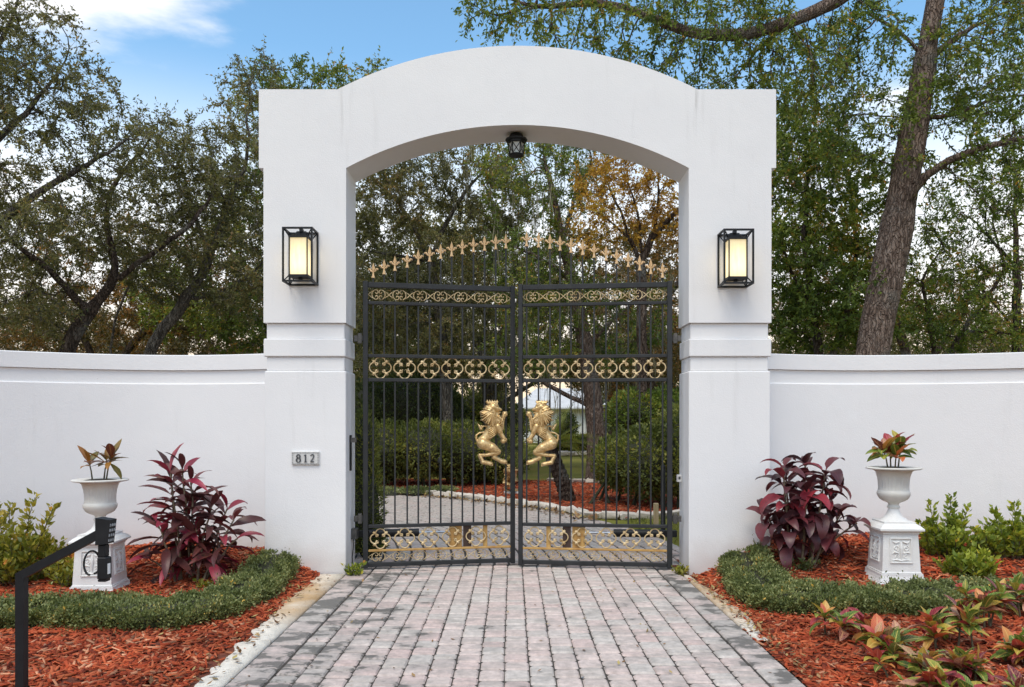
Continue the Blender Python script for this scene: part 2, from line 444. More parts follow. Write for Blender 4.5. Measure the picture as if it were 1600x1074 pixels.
M['mulchbase'] = simple('packed_red_mulch', (0.09, 0.022, 0.010), (0.21, 0.055, 0.024), 22, 0.95, 0, 60, 0.8, 0.02, coord='World')
M['chip'] = island_mat('red_wood_chip', [(0, (0.095, 0.015, 0.006)), (0.2, (0.26, 0.042, 0.015)), (0.5, (0.40, 0.068, 0.024)), (0.75, (0.50, 0.125, 0.050)),
                                         (0.88, (0.30, 0.072, 0.026)), (0.95, (0.66, 0.32, 0.18)), (1.0, (0.12, 0.05, 0.03))], 0.85, 1.7, (0.66, 1.34))
M['litter'] = island_mat('dry_fallen_leaf', [(0, (0.10, 0.05, 0.025)), (0.4, (0.24, 0.13, 0.055)), (0.7, (0.36, 0.22, 0.10)), (0.9, (0.42, 0.33, 0.12)), (1, (0.14, 0.08, 0.05))], 0.7)
M['bark_big'] = bark('furrowed_brown_bark', (0.11, 0.075, 0.06), (0.28, 0.205, 0.165), (0.44, 0.355, 0.30), 5.5)
M['bark_oak'] = bark('grey_oak_bark', (0.07, 0.06, 0.05), (0.19, 0.17, 0.145), (0.33, 0.30, 0.26), 4.0)
M['bark_dark'] = bark('dark_brown_bark', (0.045, 0.032, 0.025), (0.11, 0.08, 0.064), (0.20, 0.155, 0.125), 4.0)
M['leaf_oak'] = leaf_mat('olive_oak_leaf', [(0, (0.062, 0.068, 0.025)), (0.35, (0.133, 0.137, 0.051)), (0.7, (0.235, 0.220, 0.083)), (0.93, (0.356, 0.296, 0.119)), (1, (0.446, 0.268, 0.111))])
M['leaf_green'] = leaf_mat('mid_green_leaf', [(0, (0.053, 0.089, 0.019)), (0.4, (0.126, 0.186, 0.033)), (0.75, (0.229, 0.276, 0.048)), (0.95, (0.436, 0.366, 0.068)), (1, (0.581, 0.289, 0.061))])
M['leaf_dark'] = leaf_mat('dark_green_leaf', [(0, (0.033, 0.050, 0.018)), (0.5, (0.081, 0.110, 0.036)), (0.9, (0.151, 0.177, 0.060)), (1, (0.242, 0.231, 0.090))])
M['leaf_orange'] = leaf_mat('orange_autumn_leaf', [(0, (0.189, 0.111, 0.023)), (0.4, (0.473, 0.252, 0.036)), (0.75, (0.662, 0.403, 0.058)), (1, (0.315, 0.343, 0.066))])
M['leaf_rust'] = leaf_mat('rusty_sparse_leaf', [(0, (0.070, 0.064, 0.019)), (0.5, (0.155, 0.121, 0.035)), (0.85, (0.341, 0.170, 0.044)), (1, (0.496, 0.213, 0.050))])
M['leaf_lime'] = leaf_mat('yellow_green_shrub_leaf', [(0, (0.062, 0.086, 0.015)), (0.35, (0.158, 0.187, 0.028)), (0.7, (0.351, 0.317, 0.050)), (0.93, (0.579, 0.432, 0.083)), (1, (0.737, 0.288, 0.066))], 0.4)
M['leaf_shrub'] = leaf_mat('fresh_green_shrub_leaf', [(0, (0.062, 0.098, 0.020)), (0.4, (0.168, 0.231, 0.036)), (0.75, (0.396, 0.439, 0.058)), (0.96, (0.731, 0.614, 0.086)), (1, (0.800, 0.439, 0.115))], 0.4)
M['leaf_border'] = leaf_mat('grey_green_border_leaf', [(0, (0.062, 0.081, 0.025)), (0.4, (0.156, 0.187, 0.061)), (0.8, (0.312, 0.330, 0.128)), (0.97, (0.499, 0.463, 0.204)), (1, (0.790, 0.499, 0.102))], 0.42, 0.2)
M['leaf_hedge'] = leaf_mat('clipped_hedge_leaf', [(0, (0.051, 0.070, 0.019)), (0.4, (0.128, 0.154, 0.037)), (0.8, (0.267, 0.278, 0.060)), (1, (0.443, 0.371, 0.097))])
M['moss'] = leaf_mat('grey_hanging_moss', [(0, (0.139, 0.135, 0.094)), (0.6, (0.264, 0.248, 0.175)), (1, (0.388, 0.355, 0.250))], 0.9, 0.3)
M['twig'] = simple('green_brown_stem', (0.06, 0.05, 0.03), (0.13, 0.11, 0.06), 20, 0.8)
M['twiggrey'] = simple('pale_grey_twig', (0.12, 0.105, 0.085), (0.28, 0.255, 0.215), 6, 0.9, coord='World')
M['cane'] = simple('tan_cane_stem', (0.10, 0.075, 0.05), (0.22, 0.17, 0.11), 18, 0.8)
M['concrete'] = None
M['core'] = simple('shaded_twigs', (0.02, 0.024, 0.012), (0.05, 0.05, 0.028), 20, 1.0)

def concrete_edge():
    m, nt, b, _ = new_mat('white_concrete_edge')
    n = noise(nt, 7, 6, 0.65, coord='World')
    col = ramp(nt, n, [(0.3, (0.60, 0.54, 0.46)), (0.6, (0.78, 0.73, 0.64))])
    g = nt.nodes.new('ShaderNodeSeparateXYZ'); nt.links.new(nt.nodes.new('ShaderNodeNewGeometry').outputs['Position'], g.inputs[0])
    yy = math_(nt, 'MULTIPLY', maprange(nt, g.outputs['Y'], 5.6, 6.6, 0, 1), maprange(nt, g.outputs['Y'], 7.9, 7.4, 0, 1))
    col = mixc(nt, math_(nt, 'MULTIPLY', yy, maprange(nt, noise(nt, 2.2, 4, coord='World'), 0.3, 0.6, 0.35, 0.9)), col, (0.50, 0.30, 0.12))
    col = mixc(nt, maprange(nt, noise(nt, 12, 5, 0.7, coord='World'), 0.60, 0.70, 0, 0.7), col, (0.14, 0.10, 0.07))
    nt.links.new(col, b.inputs['Base Color']); b.inputs['Roughness'].default_value = 0.85
    bump(nt, b, noise(nt, 25, 5, 0.7, coord='World'), 0.6, 0.015)
    return m
M['concrete'] = concrete_edge()

def ground_mat(name, a, b_, c, scale=1.0):
    m, nt, b, _ = new_mat(name)
    col = ramp(nt, noise(nt, 0.6 * scale, 6, 0.6, coord='World'), [(0.3, a), (0.5, b_), (0.72, c)])
    col = mixc(nt, 1.0, col, ramp(nt, noise(nt, 30, 4, coord='World'), [(0.3, (0.6,) * 3), (0.7, (1.3,) * 3)]), 'MULTIPLY')
    nt.links.new(col, b.inputs['Base Color']); b.inputs['Roughness'].default_value = 0.95; b.inputs['Specular IOR Level'].default_value = 0.1
    bump(nt, b, noise(nt, 25, 5, coord='World'), 0.8, 0.03)
    return m
M['ground'] = ground_mat('leaf_strewn_turf', (0.065, 0.055, 0.028), (0.085, 0.090, 0.030), (0.13, 0.10, 0.05))
M['lawn'] = ground_mat('dry_green_lawn', (0.165, 0.143, 0.037), (0.195, 0.195, 0.039), (0.285, 0.208, 0.066))

def blade_mat(name, stops, vein, vein_amt=0.6, side=True, rough=0.4, trans=0.25, rnd=1.0):
    """large leaf: colour by leaf, midrib and side veins along its own UV"""
    m, nt, b, out = new_mat(name)
    oi = nt.nodes.new('ShaderNodeObjectInfo').outputs['Random']
    uv = nt.nodes.new('ShaderNodeSeparateXYZ'); nt.links.new(nt.nodes.new('ShaderNodeTexCoord').outputs['UV'], uv.inputs[0])
    n = noise(nt, 14, 4)
    f = math_(nt, 'FRACT', math_(nt, 'ADD', oi, math_(nt, 'MULTIPLY', math_(nt, 'SUBTRACT', n, 0.5), 0.16)))
    col = ramp(nt, f, stops)
    mid = math_(nt, 'ABSOLUTE', math_(nt, 'SUBTRACT', uv.outputs['Y'], 0.5))
    rib = maprange(nt, mid, 0.03, 0.075, 1, 0)
    if side:
        w = math_(nt, 'SINE', math_(nt, 'MULTIPLY', math_(nt, 'SUBTRACT', uv.outputs['X'], math_(nt, 'MULTIPLY', mid, 0.5)), 62))
        rib = math_(nt, 'MAXIMUM', rib, math_(nt, 'MULTIPLY', maprange(nt, w, 0.72, 0.98, 0, 0.75), maprange(nt, n, 0.35, 0.55)))
    vc = ramp(nt, oi, vein)
    col = mixc(nt, math_(nt, 'MULTIPLY', rib, vein_amt), col, vc)
    nt.links.new(col, b.inputs['Base Color']); b.inputs['Roughness'].default_value = rough
    t = nt.nodes.new('ShaderNodeBsdfTranslucent'); nt.links.new(col, t.inputs[0])
    mx = nt.nodes.new('ShaderNodeMixShader'); mx.inputs[0].default_value = trans
    nt.links.new(b.outputs[0], mx.inputs[1]); nt.links.new(t.outputs[0], mx.inputs[2]); nt.links.new(mx.outputs[0], out.inputs[0])
    return m
M['cordyline'] = blade_mat('maroon_strap_leaf', [(0, (0.052, 0.021, 0.019)), (0.3, (0.104, 0.031, 0.031)), (0.55, (0.148, 0.048, 0.041)), (0.75, (0.227, 0.028, 0.048)), (0.92, (0.348, 0.031, 0.065)), (1, (0.122, 0.069, 0.036))],
                           [(0, (0.10, 0.03, 0.04)), (1, (0.16, 0.05, 0.06))], 0.5, False, 0.42, 0.2)
M['cordyline2'] = blade_mat('broad_burgundy_leaf', [(0, (0.048, 0.017, 0.021)), (0.35, (0.090, 0.026, 0.032)), (0.6, (0.126, 0.036, 0.041)), (0.85, (0.168, 0.031, 0.041)), (0.95, (0.408, 0.042, 0.063)), (1, (0.084, 0.036, 0.034))],
                            [(0, (0.11, 0.03, 0.04)), (1, (0.17, 0.05, 0.06))], 0.45, False, 0.4, 0.2)
M['croton'] = blade_mat('variegated_croton_leaf', [(0, (0.07, 0.15, 0.022)), (0.30, (0.15, 0.24, 0.035)), (0.42, (0.46, 0.38, 0.055)), (0.52, (0.66, 0.25, 0.07)), (0.62, (0.56, 0.08, 0.05)),
                                                  (0.74, (0.28, 0.022, 0.035)), (0.84, (0.13, 0.016, 0.028)), (0.92, (0.62, 0.30, 0.19)), (1, (0.10, 0.16, 0.025))],
                        [(0, (0.72, 0.60, 0.14)), (0.5, (0.76, 0.52, 0.14)), (0.7, (0.58, 0.10, 0.14)), (1, (0.72, 0.58, 0.20))], 0.8)
M['croton_urn'] = blade_mat('bronze_croton_leaf', [(0, (0.07, 0.085, 0.018)), (0.3, (0.16, 0.13, 0.022)), (0.45, (0.34, 0.15, 0.025)), (0.6, (0.24, 0.07, 0.022)), (0.8, (0.13, 0.028, 0.022)), (1, (0.10, 0.06, 0.018))],
                            [(0, (0.40, 0.24, 0.06)), (1, (0.45, 0.18, 0.06))], 0.5)

# ------------------------------------------------------------------ ground, drive, beds
GX = 0.054                     # centre of the arch
YF, DEP = 7.87, 0.46           # front face of the arch and its depth
me = fastmesh('ground', np.array([(-900, -60, -.045), (900, -60, -.045), (900, 1800, -.045), (-900, 1800, -.045)]), np.array([[0, 1, 2, 3]]), M['ground'])
obj('ground', me)['kind'] = 'structure'

def hL(x, y):
    e = smooth01((-1.80 - x) / .55)
    return e * (.025 + .20 * smooth01((y - 7.0) / 1.35) + .012 * np.sin(x * 5 + y * 3) + .009 * np.sin(y * 9 - x * 4)) - .012
def hR(x, y):
    e = smooth01((x - 1.76) / .80)
    return e * (.075 + .26 * smooth01((y - 6.9) / 1.25) + .012 * np.sin(x * 4 + y * 5) + .009 * np.sin(y * 8 - x * 5)) - .012

XL, XR = -1.645, 1.680
drive = obj('driveway', fastmesh('driveway', np.array([(XL, 2.0, -.012), (XR, 2.0, -.012), (XR, 8.36, -.012), (XL, 8.36, -.012)]), np.array([[0, 1, 2, 3]]), M['sand']))
drive['kind'] = 'structure'

def paver_rings(lx, ly, c=.012, b=.010, h=.05):
    out = []
    for z, i in ((-h, 0), (-b, 0), (0, b)):
        x, y = lx / 2 - i, ly / 2 - i
        out += [(-x + c, -y, z), (x - c, -y, z), (x, -y + c, z), (x, y - c, z), (x - c, y, z), (-x + c, y, z), (-x, y - c, z), (-x, -y + c, z)]
    return np.array(out)
PF = [tuple(range(16, 24))] + [(r * 8 + k, r * 8 + (k + 1) % 8, r * 8 + 8 + (k + 1) % 8, r * 8 + 8 + k) for r in range(2) for k in range(8)]
_pm = {}
def paver_mesh(lx, ly):
    k = (round(lx, 3), round(ly, 3))
    if k not in _pm:
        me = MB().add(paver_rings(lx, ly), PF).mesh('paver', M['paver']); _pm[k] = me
    return _pm[k]

pav = []
NCOL = 19; x0, x1 = XL + .232, XR - .208
pitch = (x1 - x0) / NCOL
for c in range(NCOL):
    y = 2.1 + random.random() * .15
    while y < 8.30:
        L = random.choice((.105, .125, .165, .165, .165, .205))
        if y + L > 8.36: L = 8.36 - y
        if L > .06: pav.append((x0 + (c + .5) * pitch, y + L / 2, pitch - .0065, L - .020))
        y += L
seen = sorted((p for p in pav if p[1] > 4.42 and abs(p[0]) < p[1] * .43 + .1), key=lambda p: p[1])[:300]
keep = set(map(id, seen)); rest = MB()
for p in pav:
    z = random.uniform(-.003, .002)
    rot = (random.gauss(0, .006), random.gauss(0, .006), random.gauss(0, .006))
    dx = random.gauss(0, .0015)
    if id(p) in keep:
        obj('paver', paver_mesh(p[2], p[3]), drive, (p[0] + dx, p[1], z), rot)
    else:
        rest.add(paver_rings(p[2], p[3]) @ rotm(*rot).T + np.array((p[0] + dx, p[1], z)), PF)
part('paver_field', rest, M['paver'], drive)['kind'] = 'stuff'
for xa, w in ((XL + .112, .212), (XR - .100, .190)):
    y = 2.2
    while y < 8.3:
        L = random.choice((.20, .26, .31))
        L = min(L, 8.36 - y)
        obj('border_paver', paver_mesh(w, round(L - .007, 3)), drive, (xa, y + L / 2, random.uniform(-.002, .003)), (random.gauss(0, .006), random.gauss(0, .006), 0))
        y += L

# drive behind the gate: bends away to the left about a centre
BC = np.array((-8.0, 8.36))
def arc(r, a): return BC[0] + r * np.cos(a), BC[1] + r * np.sin(a)
A = np.linspace(0, rad(100), 60)
inner, outer = 5.2, 10.12
V = []; Q = []
for i, a in enumerate(A):
    for r in (inner, outer): x, y = arc(r, a); V.append((x, y, -.016))
    if i: Q.append((2 * i - 2, 2 * i - 1, 2 * i + 1, 2 * i))
inner_drive = obj('inner_driveway', fastmesh('inner_driveway', np.array(V), np.array(Q), M['sand'])); inner_drive['kind'] = 'structure'
rest = MB()
nc = int((outer - inner) / .152)
for c in range(nc):
    r = inner + (c + .5) * (outer - inner) / nc
    a = 0.004 + random.random() * .01
    while a * r < r * rad(95):
        L = random.choice((.112, .165, .165, .205)); da = L / r
        x, y = arc(r, a + da / 2)
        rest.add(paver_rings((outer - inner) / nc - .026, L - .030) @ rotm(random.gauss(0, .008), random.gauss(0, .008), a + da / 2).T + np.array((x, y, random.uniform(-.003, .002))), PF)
        a += da
part('paver_field', rest, M['paver'], inner_drive)['kind'] = 'stuff'

def sheet(name, xs, ys, h, mat, cut=None):
    X, Y = np.meshgrid(xs, ys); Z = h(X, Y)
    V = np.stack((X, Y, Z), -1).reshape(-1, 3); nx, ny = len(xs), len(ys)
    i = np.arange(nx * (ny - 1)).reshape(ny - 1, nx)[:, :-1].ravel()
    Q = np.stack((i, i + 1, i + nx + 1, i + nx), -1)
    if cut is not None:
        c = V[Q].mean(1); Q = Q[~cut(c[:, 0], c[:, 1])]
    o = obj(name, fastmesh(name, V, Q, mat)); o['kind'] = 'structure'; return o
sheet('mulch_bed', np.linspace(-7, -1.655, 90), np.linspace(2, 8.75, 110), hL, M['mulchbase'])
sheet('mulch_bed', np.linspace(1.69, 7, 90), np.linspace(2, 8.75, 110), hR, M['mulchbase'])

# wall course (needed so that chips stop at the wall)
def wallL(x):   # y of the wall's front as a function of x
    t = (-2.45 - np.asarray(x, float)); return 8.13 + .44 * t * np.exp(-0.55 * t) * 1.0 - .25 * np.clip(t - .7, 0, 9) ** 2 * .72
def wallR(x):
    t = (np.asarray(x, float) - 2.55); return 8.13 + .44 * t * np.exp(-0.55 * t) - .25 * np.clip(t - .8, 0, 9) ** 2 * .50

def chips(name, xs, ys, n, h, stopf, lo=.03, hi=.11):
    x = RNG.uniform(*xs, n); y = ys[0] + (ys[1] - ys[0]) * RNG.random(n) ** 1.25
    k = stopf(x, y); x, y = x[k], y[k]; n = len(x)
    L = RNG.uniform(lo, hi, n) * .5; wd = RNG.uniform(.005, .013, n); th = RNG.uniform(.0015, .005, n)
    yaw = RNG.uniform(0, 2 * np.pi, n); pit = RNG.normal(0, .24, n); rol = RNG.normal(0, .5, n)
    ax = np.stack((np.cos(yaw) * np.cos(pit), np.sin(yaw) * np.cos(pit), np.sin(pit)), -1)
    up = np.stack((RNG.normal(0, .35, n), RNG.normal(0, .35, n), np.ones(n)), -1)
    sd = np.cross(up, ax); sd /= np.linalg.norm(sd, axis=1, keepdims=True); nn = np.cross(ax, sd)
    c = np.stack((x, y, h(x, y) + RNG.uniform(.001, .017, n)), -1)
    V = np.zeros((n, 8, 3)); i = 0
    for e in (-1, 1):
        tp = RNG.uniform(.45, 1, n)
        for s_, q in ((-1, -1), (1, -1), (1, 1), (-1, 1)):
            V[:, i] = c + e * L[:, None] * ax + s_ * (wd * tp)[:, None] * sd + q * th[:, None] * nn; i += 1
    fq = np.array([(2, 3, 7, 6), (1, 2, 6, 5), (3, 0, 4, 7), (0, 3, 2, 1), (4, 5, 6, 7)])
    Q = (fq[None] + (np.arange(n) * 8)[:, None, None]).reshape(-1, 4)
    o = obj(name, fastmesh(name, V.reshape(-1, 3), Q, M['chip'])); o['kind'] = 'stuff'; return o

padge = lambda x, y: np.sin(y * 7.1) * .02 + np.sin(y * 17.3 + 1) * .015
chips('bark_mulch', (-6.9, -1.66), (2.6, 8.6), 47000, hL,
      lambda x, y: (y < wallL(np.minimum(x, -2.45)) + .02) & ~((y > 7.85) & (x > -2.46)) & (np.abs(x) < y * .78 + .9) &
                   ((x < -1.875 + padge(x, y) + .0 * y) | (RNG.random(len(x)) < .014)))
chips('bark_mulch', (1.69, 6.9), (2.6, 8.6), 47000, hR,
      lambda x, y: (y < wallR(np.maximum(x, 2.55)) + .02) & ~((y > 7.85) & (x < 2.56)) & (np.abs(x) < y * .78 + .9) &
                   ((x > 1.79 + padge(x, y)) | (y < 5.6) | (RNG.random(len(x)) < .12)))

# pale concrete footing along both sides of the drive
def edging(name, xs0, w, y0, y1, seed):
    r = np.random.default_rng(seed); ys = np.arange(y0, y1, .06); V = []; Q = []
    for i, y in enumerate(ys):
        a = xs0; b_ = xs0 + w(y) * (1 + r.normal(0, .10)); t = .004 + r.uniform(0, .006)
        V += [(a, y, -.03), (a, y, t), (b_, y, t * .8), (b_ + (.02 if w(y) > 0 else -.02), y, -.03)]
        if i:
            for k in range(3): Q.append((4 * i - 4 + k, 4 * i - 3 + k, 4 * i + 1 + k, 4 * i + k))
    o = obj(name, fastmesh(name, np.array(V), np.array(Q), M['concrete'])); o['kind'] = 'structure'
edging('concrete_edge', XL - .004, lambda y: -(.15 + .035 * (y - 4.5)), 2.2, 7.86, 2)
edging('concrete_edge', XR + .004, lambda y: .035 + .10 * math.exp(-((y - 6.4) / .9) ** 2), 5.45, 7.8, 3)

# ------------------------------------------------------------------ archway
arch = thing('gate_archway', 'white stucco archway with two square pillars framing the iron gates', 'archway', (GX, YF, 0))
HI, HO = 1.695, 2.50
def pillar(sx):
    p = obj('pillar', None, arch)
    def blk(name, zi, zo, z0, z1, f):
        xi, xo = HI + zi, HO - zo
        return part(name, MB().bbox((sx * (xi + xo) / 2, DEP / 2, (z0 + z1) / 2), (xo - xi, DEP - 2 * f, z1 - z0), .008), M['stucco'], p, True)
    blk('base_block', .0, .0, -.15, 2.005, .0)
    blk('neck_course', .018, .016, 2.0055, 2.148, .018)
    blk('moulding_band', .004, -.008, 2.1485, 2.326, -.006)
    blk('neck_course', .018, .016, 2.3265, 2.482, .018)
    part('shaft', MB().box((sx * (HI - .004 + HO + .006) / 2, DEP / 2, (2.4825 + 4.0085) / 2), (HO - HI + .010, DEP + .024, 4.0085 - 2.4825)), M['stucco'], p)
pillar(-1); pillar(1)
# beam: shoulders and the two arcs
def arcpts(half, zs, sag, n):
    R = (half * half + sag * sag) / (2 * sag); a = math.asin(half / R)
    return [(R * math.sin(t), zs + R * math.cos(t) - R * math.cos(a)) for t in np.linspace(-a, a, n)]
n = 49
top = arcpts(1.775, 4.785, .43, n); bot = arcpts(HI - .004, 4.0085, .425, n)
mb = MB(); V = []; F = []
for y in (-.012, DEP + .012):
    for t, b_ in zip(top, bot): V += [(t[0], y, t[1]), (b_[0], y, b_[1])]
for i in range(n - 1):
    a, o2 = 2 * i, 2 * n
    F += [(a + 1, a + 3, a + 2, a), (o2 + a, o2 + a + 2, o2 + a + 3, o2 + a + 1), (a, a + 2, o2 + a + 2, o2 + a), (a + 3, a + 1, o2 + a + 1, o2 + a + 3)]
mb.add(V, F)
for sx in (-1, 1):
    ol = [(sx * 1.6985, 4.0085), (sx * 2.552, 4.0085), (sx * 2.552, 4.785), (sx * 1.775, 4.785)]
    # shoulder block shares the end of the arc band
    mb.prism([(sx * (HI - .004), 4.0085), (sx * 2.552, 4.0085), (sx * 2.552, 4.785), (sx * 1.775, 4.785)][::sx], -.012, DEP + .012)
part('arch_beam', mb, M['stucco'], arch, 28)

# ------------------------------------------------------------------ curved garden walls
def garden_wall(f, xs, sgn, label):
    w = thing('garden_wall', label, 'wall', (0, 0, 0))
    pts = np.array([(x, float(f(x))) for x in xs])
    t = np.gradient(pts, axis=0); t /= np.linalg.norm(t, axis=1, keepdims=True)
    nrm = np.stack((t[:, 1], -t[:, 0]), -1)
    nrm *= np.sign(-nrm[:, 1:2])              # towards the camera
    def strip(name, off, z0, z1, th=.22):
        prof = ((off, z0), (off, z1 - .008), (off - .008, z1), (-th, z1), (-th, z0)); V = []; F = []
        for i in range(len(pts)):
            for o, z in prof: V.append((*(pts[i] + nrm[i] * o), z))
        for i in range(len(pts) - 1):
            for k in range(5):
                a, b_ = i * 5 + k, i * 5 + (k + 1) % 5
                F.append((a, b_, b_ + 5, a + 5) if sgn < 0 else (a, a + 5, b_ + 5, b_))
        F.append((0, 1, 2, 3, 4)); e = (len(pts) - 1) * 5; F.append((e + 4, e + 3, e + 2, e + 1, e))
        part(name, MB().add(V, F), M['stucco'], w, 30)
    strip('wall_panel', .0, -.2, 1.905); strip('frieze', -.018, 1.9055, 2.045, .20); strip('coping', .008, 2.0455, 2.205, .235)
    return w
garden_wall(wallL, np.linspace(-6.2, GX - HO + .02, 60), -1, 'curved white garden wall running away from the pillar with the number plaque')
garden_wall(wallR, np.linspace(6.2, GX + HO - .02, 60), 1, 'curved white garden wall behind the burgundy plant and urn beside the green shrubs')

# ------------------------------------------------------------------ gates
LEAF = 1.575
ZT, Z2, Z3, Z4, Z5, Z6, Z7 = 2.90, 2.717, 2.177, 1.933, .439, .191, .048
def spiral(cx, cz, r0, r1, a0, a1, n=14):
    t = np.linspace(0, 1, n); a = a0 + (a1 - a0) * t; r = r0 + (r1 - r0) * t
    return np.stack((cx + r * np.cos(a), np.zeros(n), cz + r * np.sin(a)), -1)
def strip_unit(w, h):
    mb = MB(); R = h * .43; q = .0050
    for sx in (-1, 1):
        # C scroll: curl, outer arc, curl
        cu = R * .54; pts = []
        for k, sz in enumerate((1, -1)):
            cx, cz = sx * w * .115, sz * (R - cu) * 1.0
            a0 = math.pi / 2 if sz > 0 else -math.pi / 2
            sp = [(cx + (.12 + .88 * t) * cu * math.cos(a0 + d), 0, cz + (.12 + .88 * t) * cu * math.sin(a0 + d)) for t in np.linspace(0, 1, 13) for d in [sx * sz * (1 - t) * 4.8]]
            pts.append(sp)
        top, botm = pts
        arc_ = [(sx * (w * .115 + math.sin(t) * w * .20), 0, R * math.cos(t)) for t in np.linspace(0, math.pi, 13)][1:-1]
        mb.tube(np.array(top + arc_ + botm[::-1]), q, 4, False)
        for sz in (-1, 1):
            mb.tube([(sx * w * .30, 0, sz * h * .30), (sx * w * .50, .0, -sz * h * .0), (sx * w * .60, 0, -sz * h * .20)], q * .6, 4, False)
    return mb.mesh('scroll', M['scroll'], 'all')
def quatrefoil(d):
    mb = MB(); r = d * .235
    for k in range(4):
        a = k * math.pi / 2; c = np.array((math.cos(a), math.sin(a))) * d * .262
        main = spiral(c[0], c[1], r, r, a - 2.05, a + 2.05, 15)
        mb.tube(main, .0074, 5, False)
        for s in (-1, 1):
            e = a + s * 2.05
            p0 = c + r * np.array((math.cos(e), math.sin(e)))
            tng = np.array((-math.sin(e), math.cos(e))) * s; inw = -np.array((math.cos(e), math.sin(e)))
            cc = p0 + inw * r * .30
            ph = math.atan2(-inw[1], -inw[0])
            mb.tube(spiral(cc[0], cc[1], r * .30, .004, ph, ph + s * 4.6, 9), .0070, 4, False)
            # leaf bud pointing to the corner
            dd = np.array((math.cos(a + s * math.pi / 4), math.sin(a + s * math.pi / 4)))
            b0 = dd * d * .30 + tng * 0.0; b1 = dd * d * .47 + np.array((math.cos(a), math.sin(a))) * d * .045
            mb.tube(np.array([(b0[0], 0, b0[1]), ((b0[0] + b1[0]) / 2, 0, (b0[1] + b1[1]) / 2), (b1[0], 0, b1[1])]), (.006, .014, .003), 5)
            # small inner bud
            i0 = dd * d * .20; i1 = dd * d * .10
            mb.tube(np.array([(i0[0], 0, i0[1]), (i1[0], 0, i1[1])]), (.009, .004), 4)
    return mb.mesh('quatrefoil', M['scroll'], 'all')
STRIP = strip_unit(.2175, .115); QUAT = quatrefoil(.222); QUATLOW = quatrefoil(.205)
def finial_mesh():
    mb = MB()
    mb.lathe([(.016, 0), (.018, .006), (.011, .022), (.0075, .05), (.008, .062)], 8)
    mb.add([(x * s, y, z) for s in (1,) for x, y, z in [(0, -.008, .056), (.017, 0, .088), (0, .008, .056), (-.017, 0, .088), (0, 0, .145), (0, -.012, .09), (0, .012, .09)]],
           [(0, 1, 5), (1, 4, 5), (4, 3, 5), (3, 0, 5), (2, 6, 1), (1, 6, 4), (4, 6, 3), (3, 6, 2)])
    for s in (-1, 1):
        mb.tube([(s * .006, 0, .058), (s * .02, 0, .066), (s * .033, 0, .084), (s * .043, 0, .083), (s * .045, 0, .072)], (.007, .009, .010, .008, .004), 5)
    return mb.mesh('finial', M['goldpale'], True)
FIN = finial_mesh()

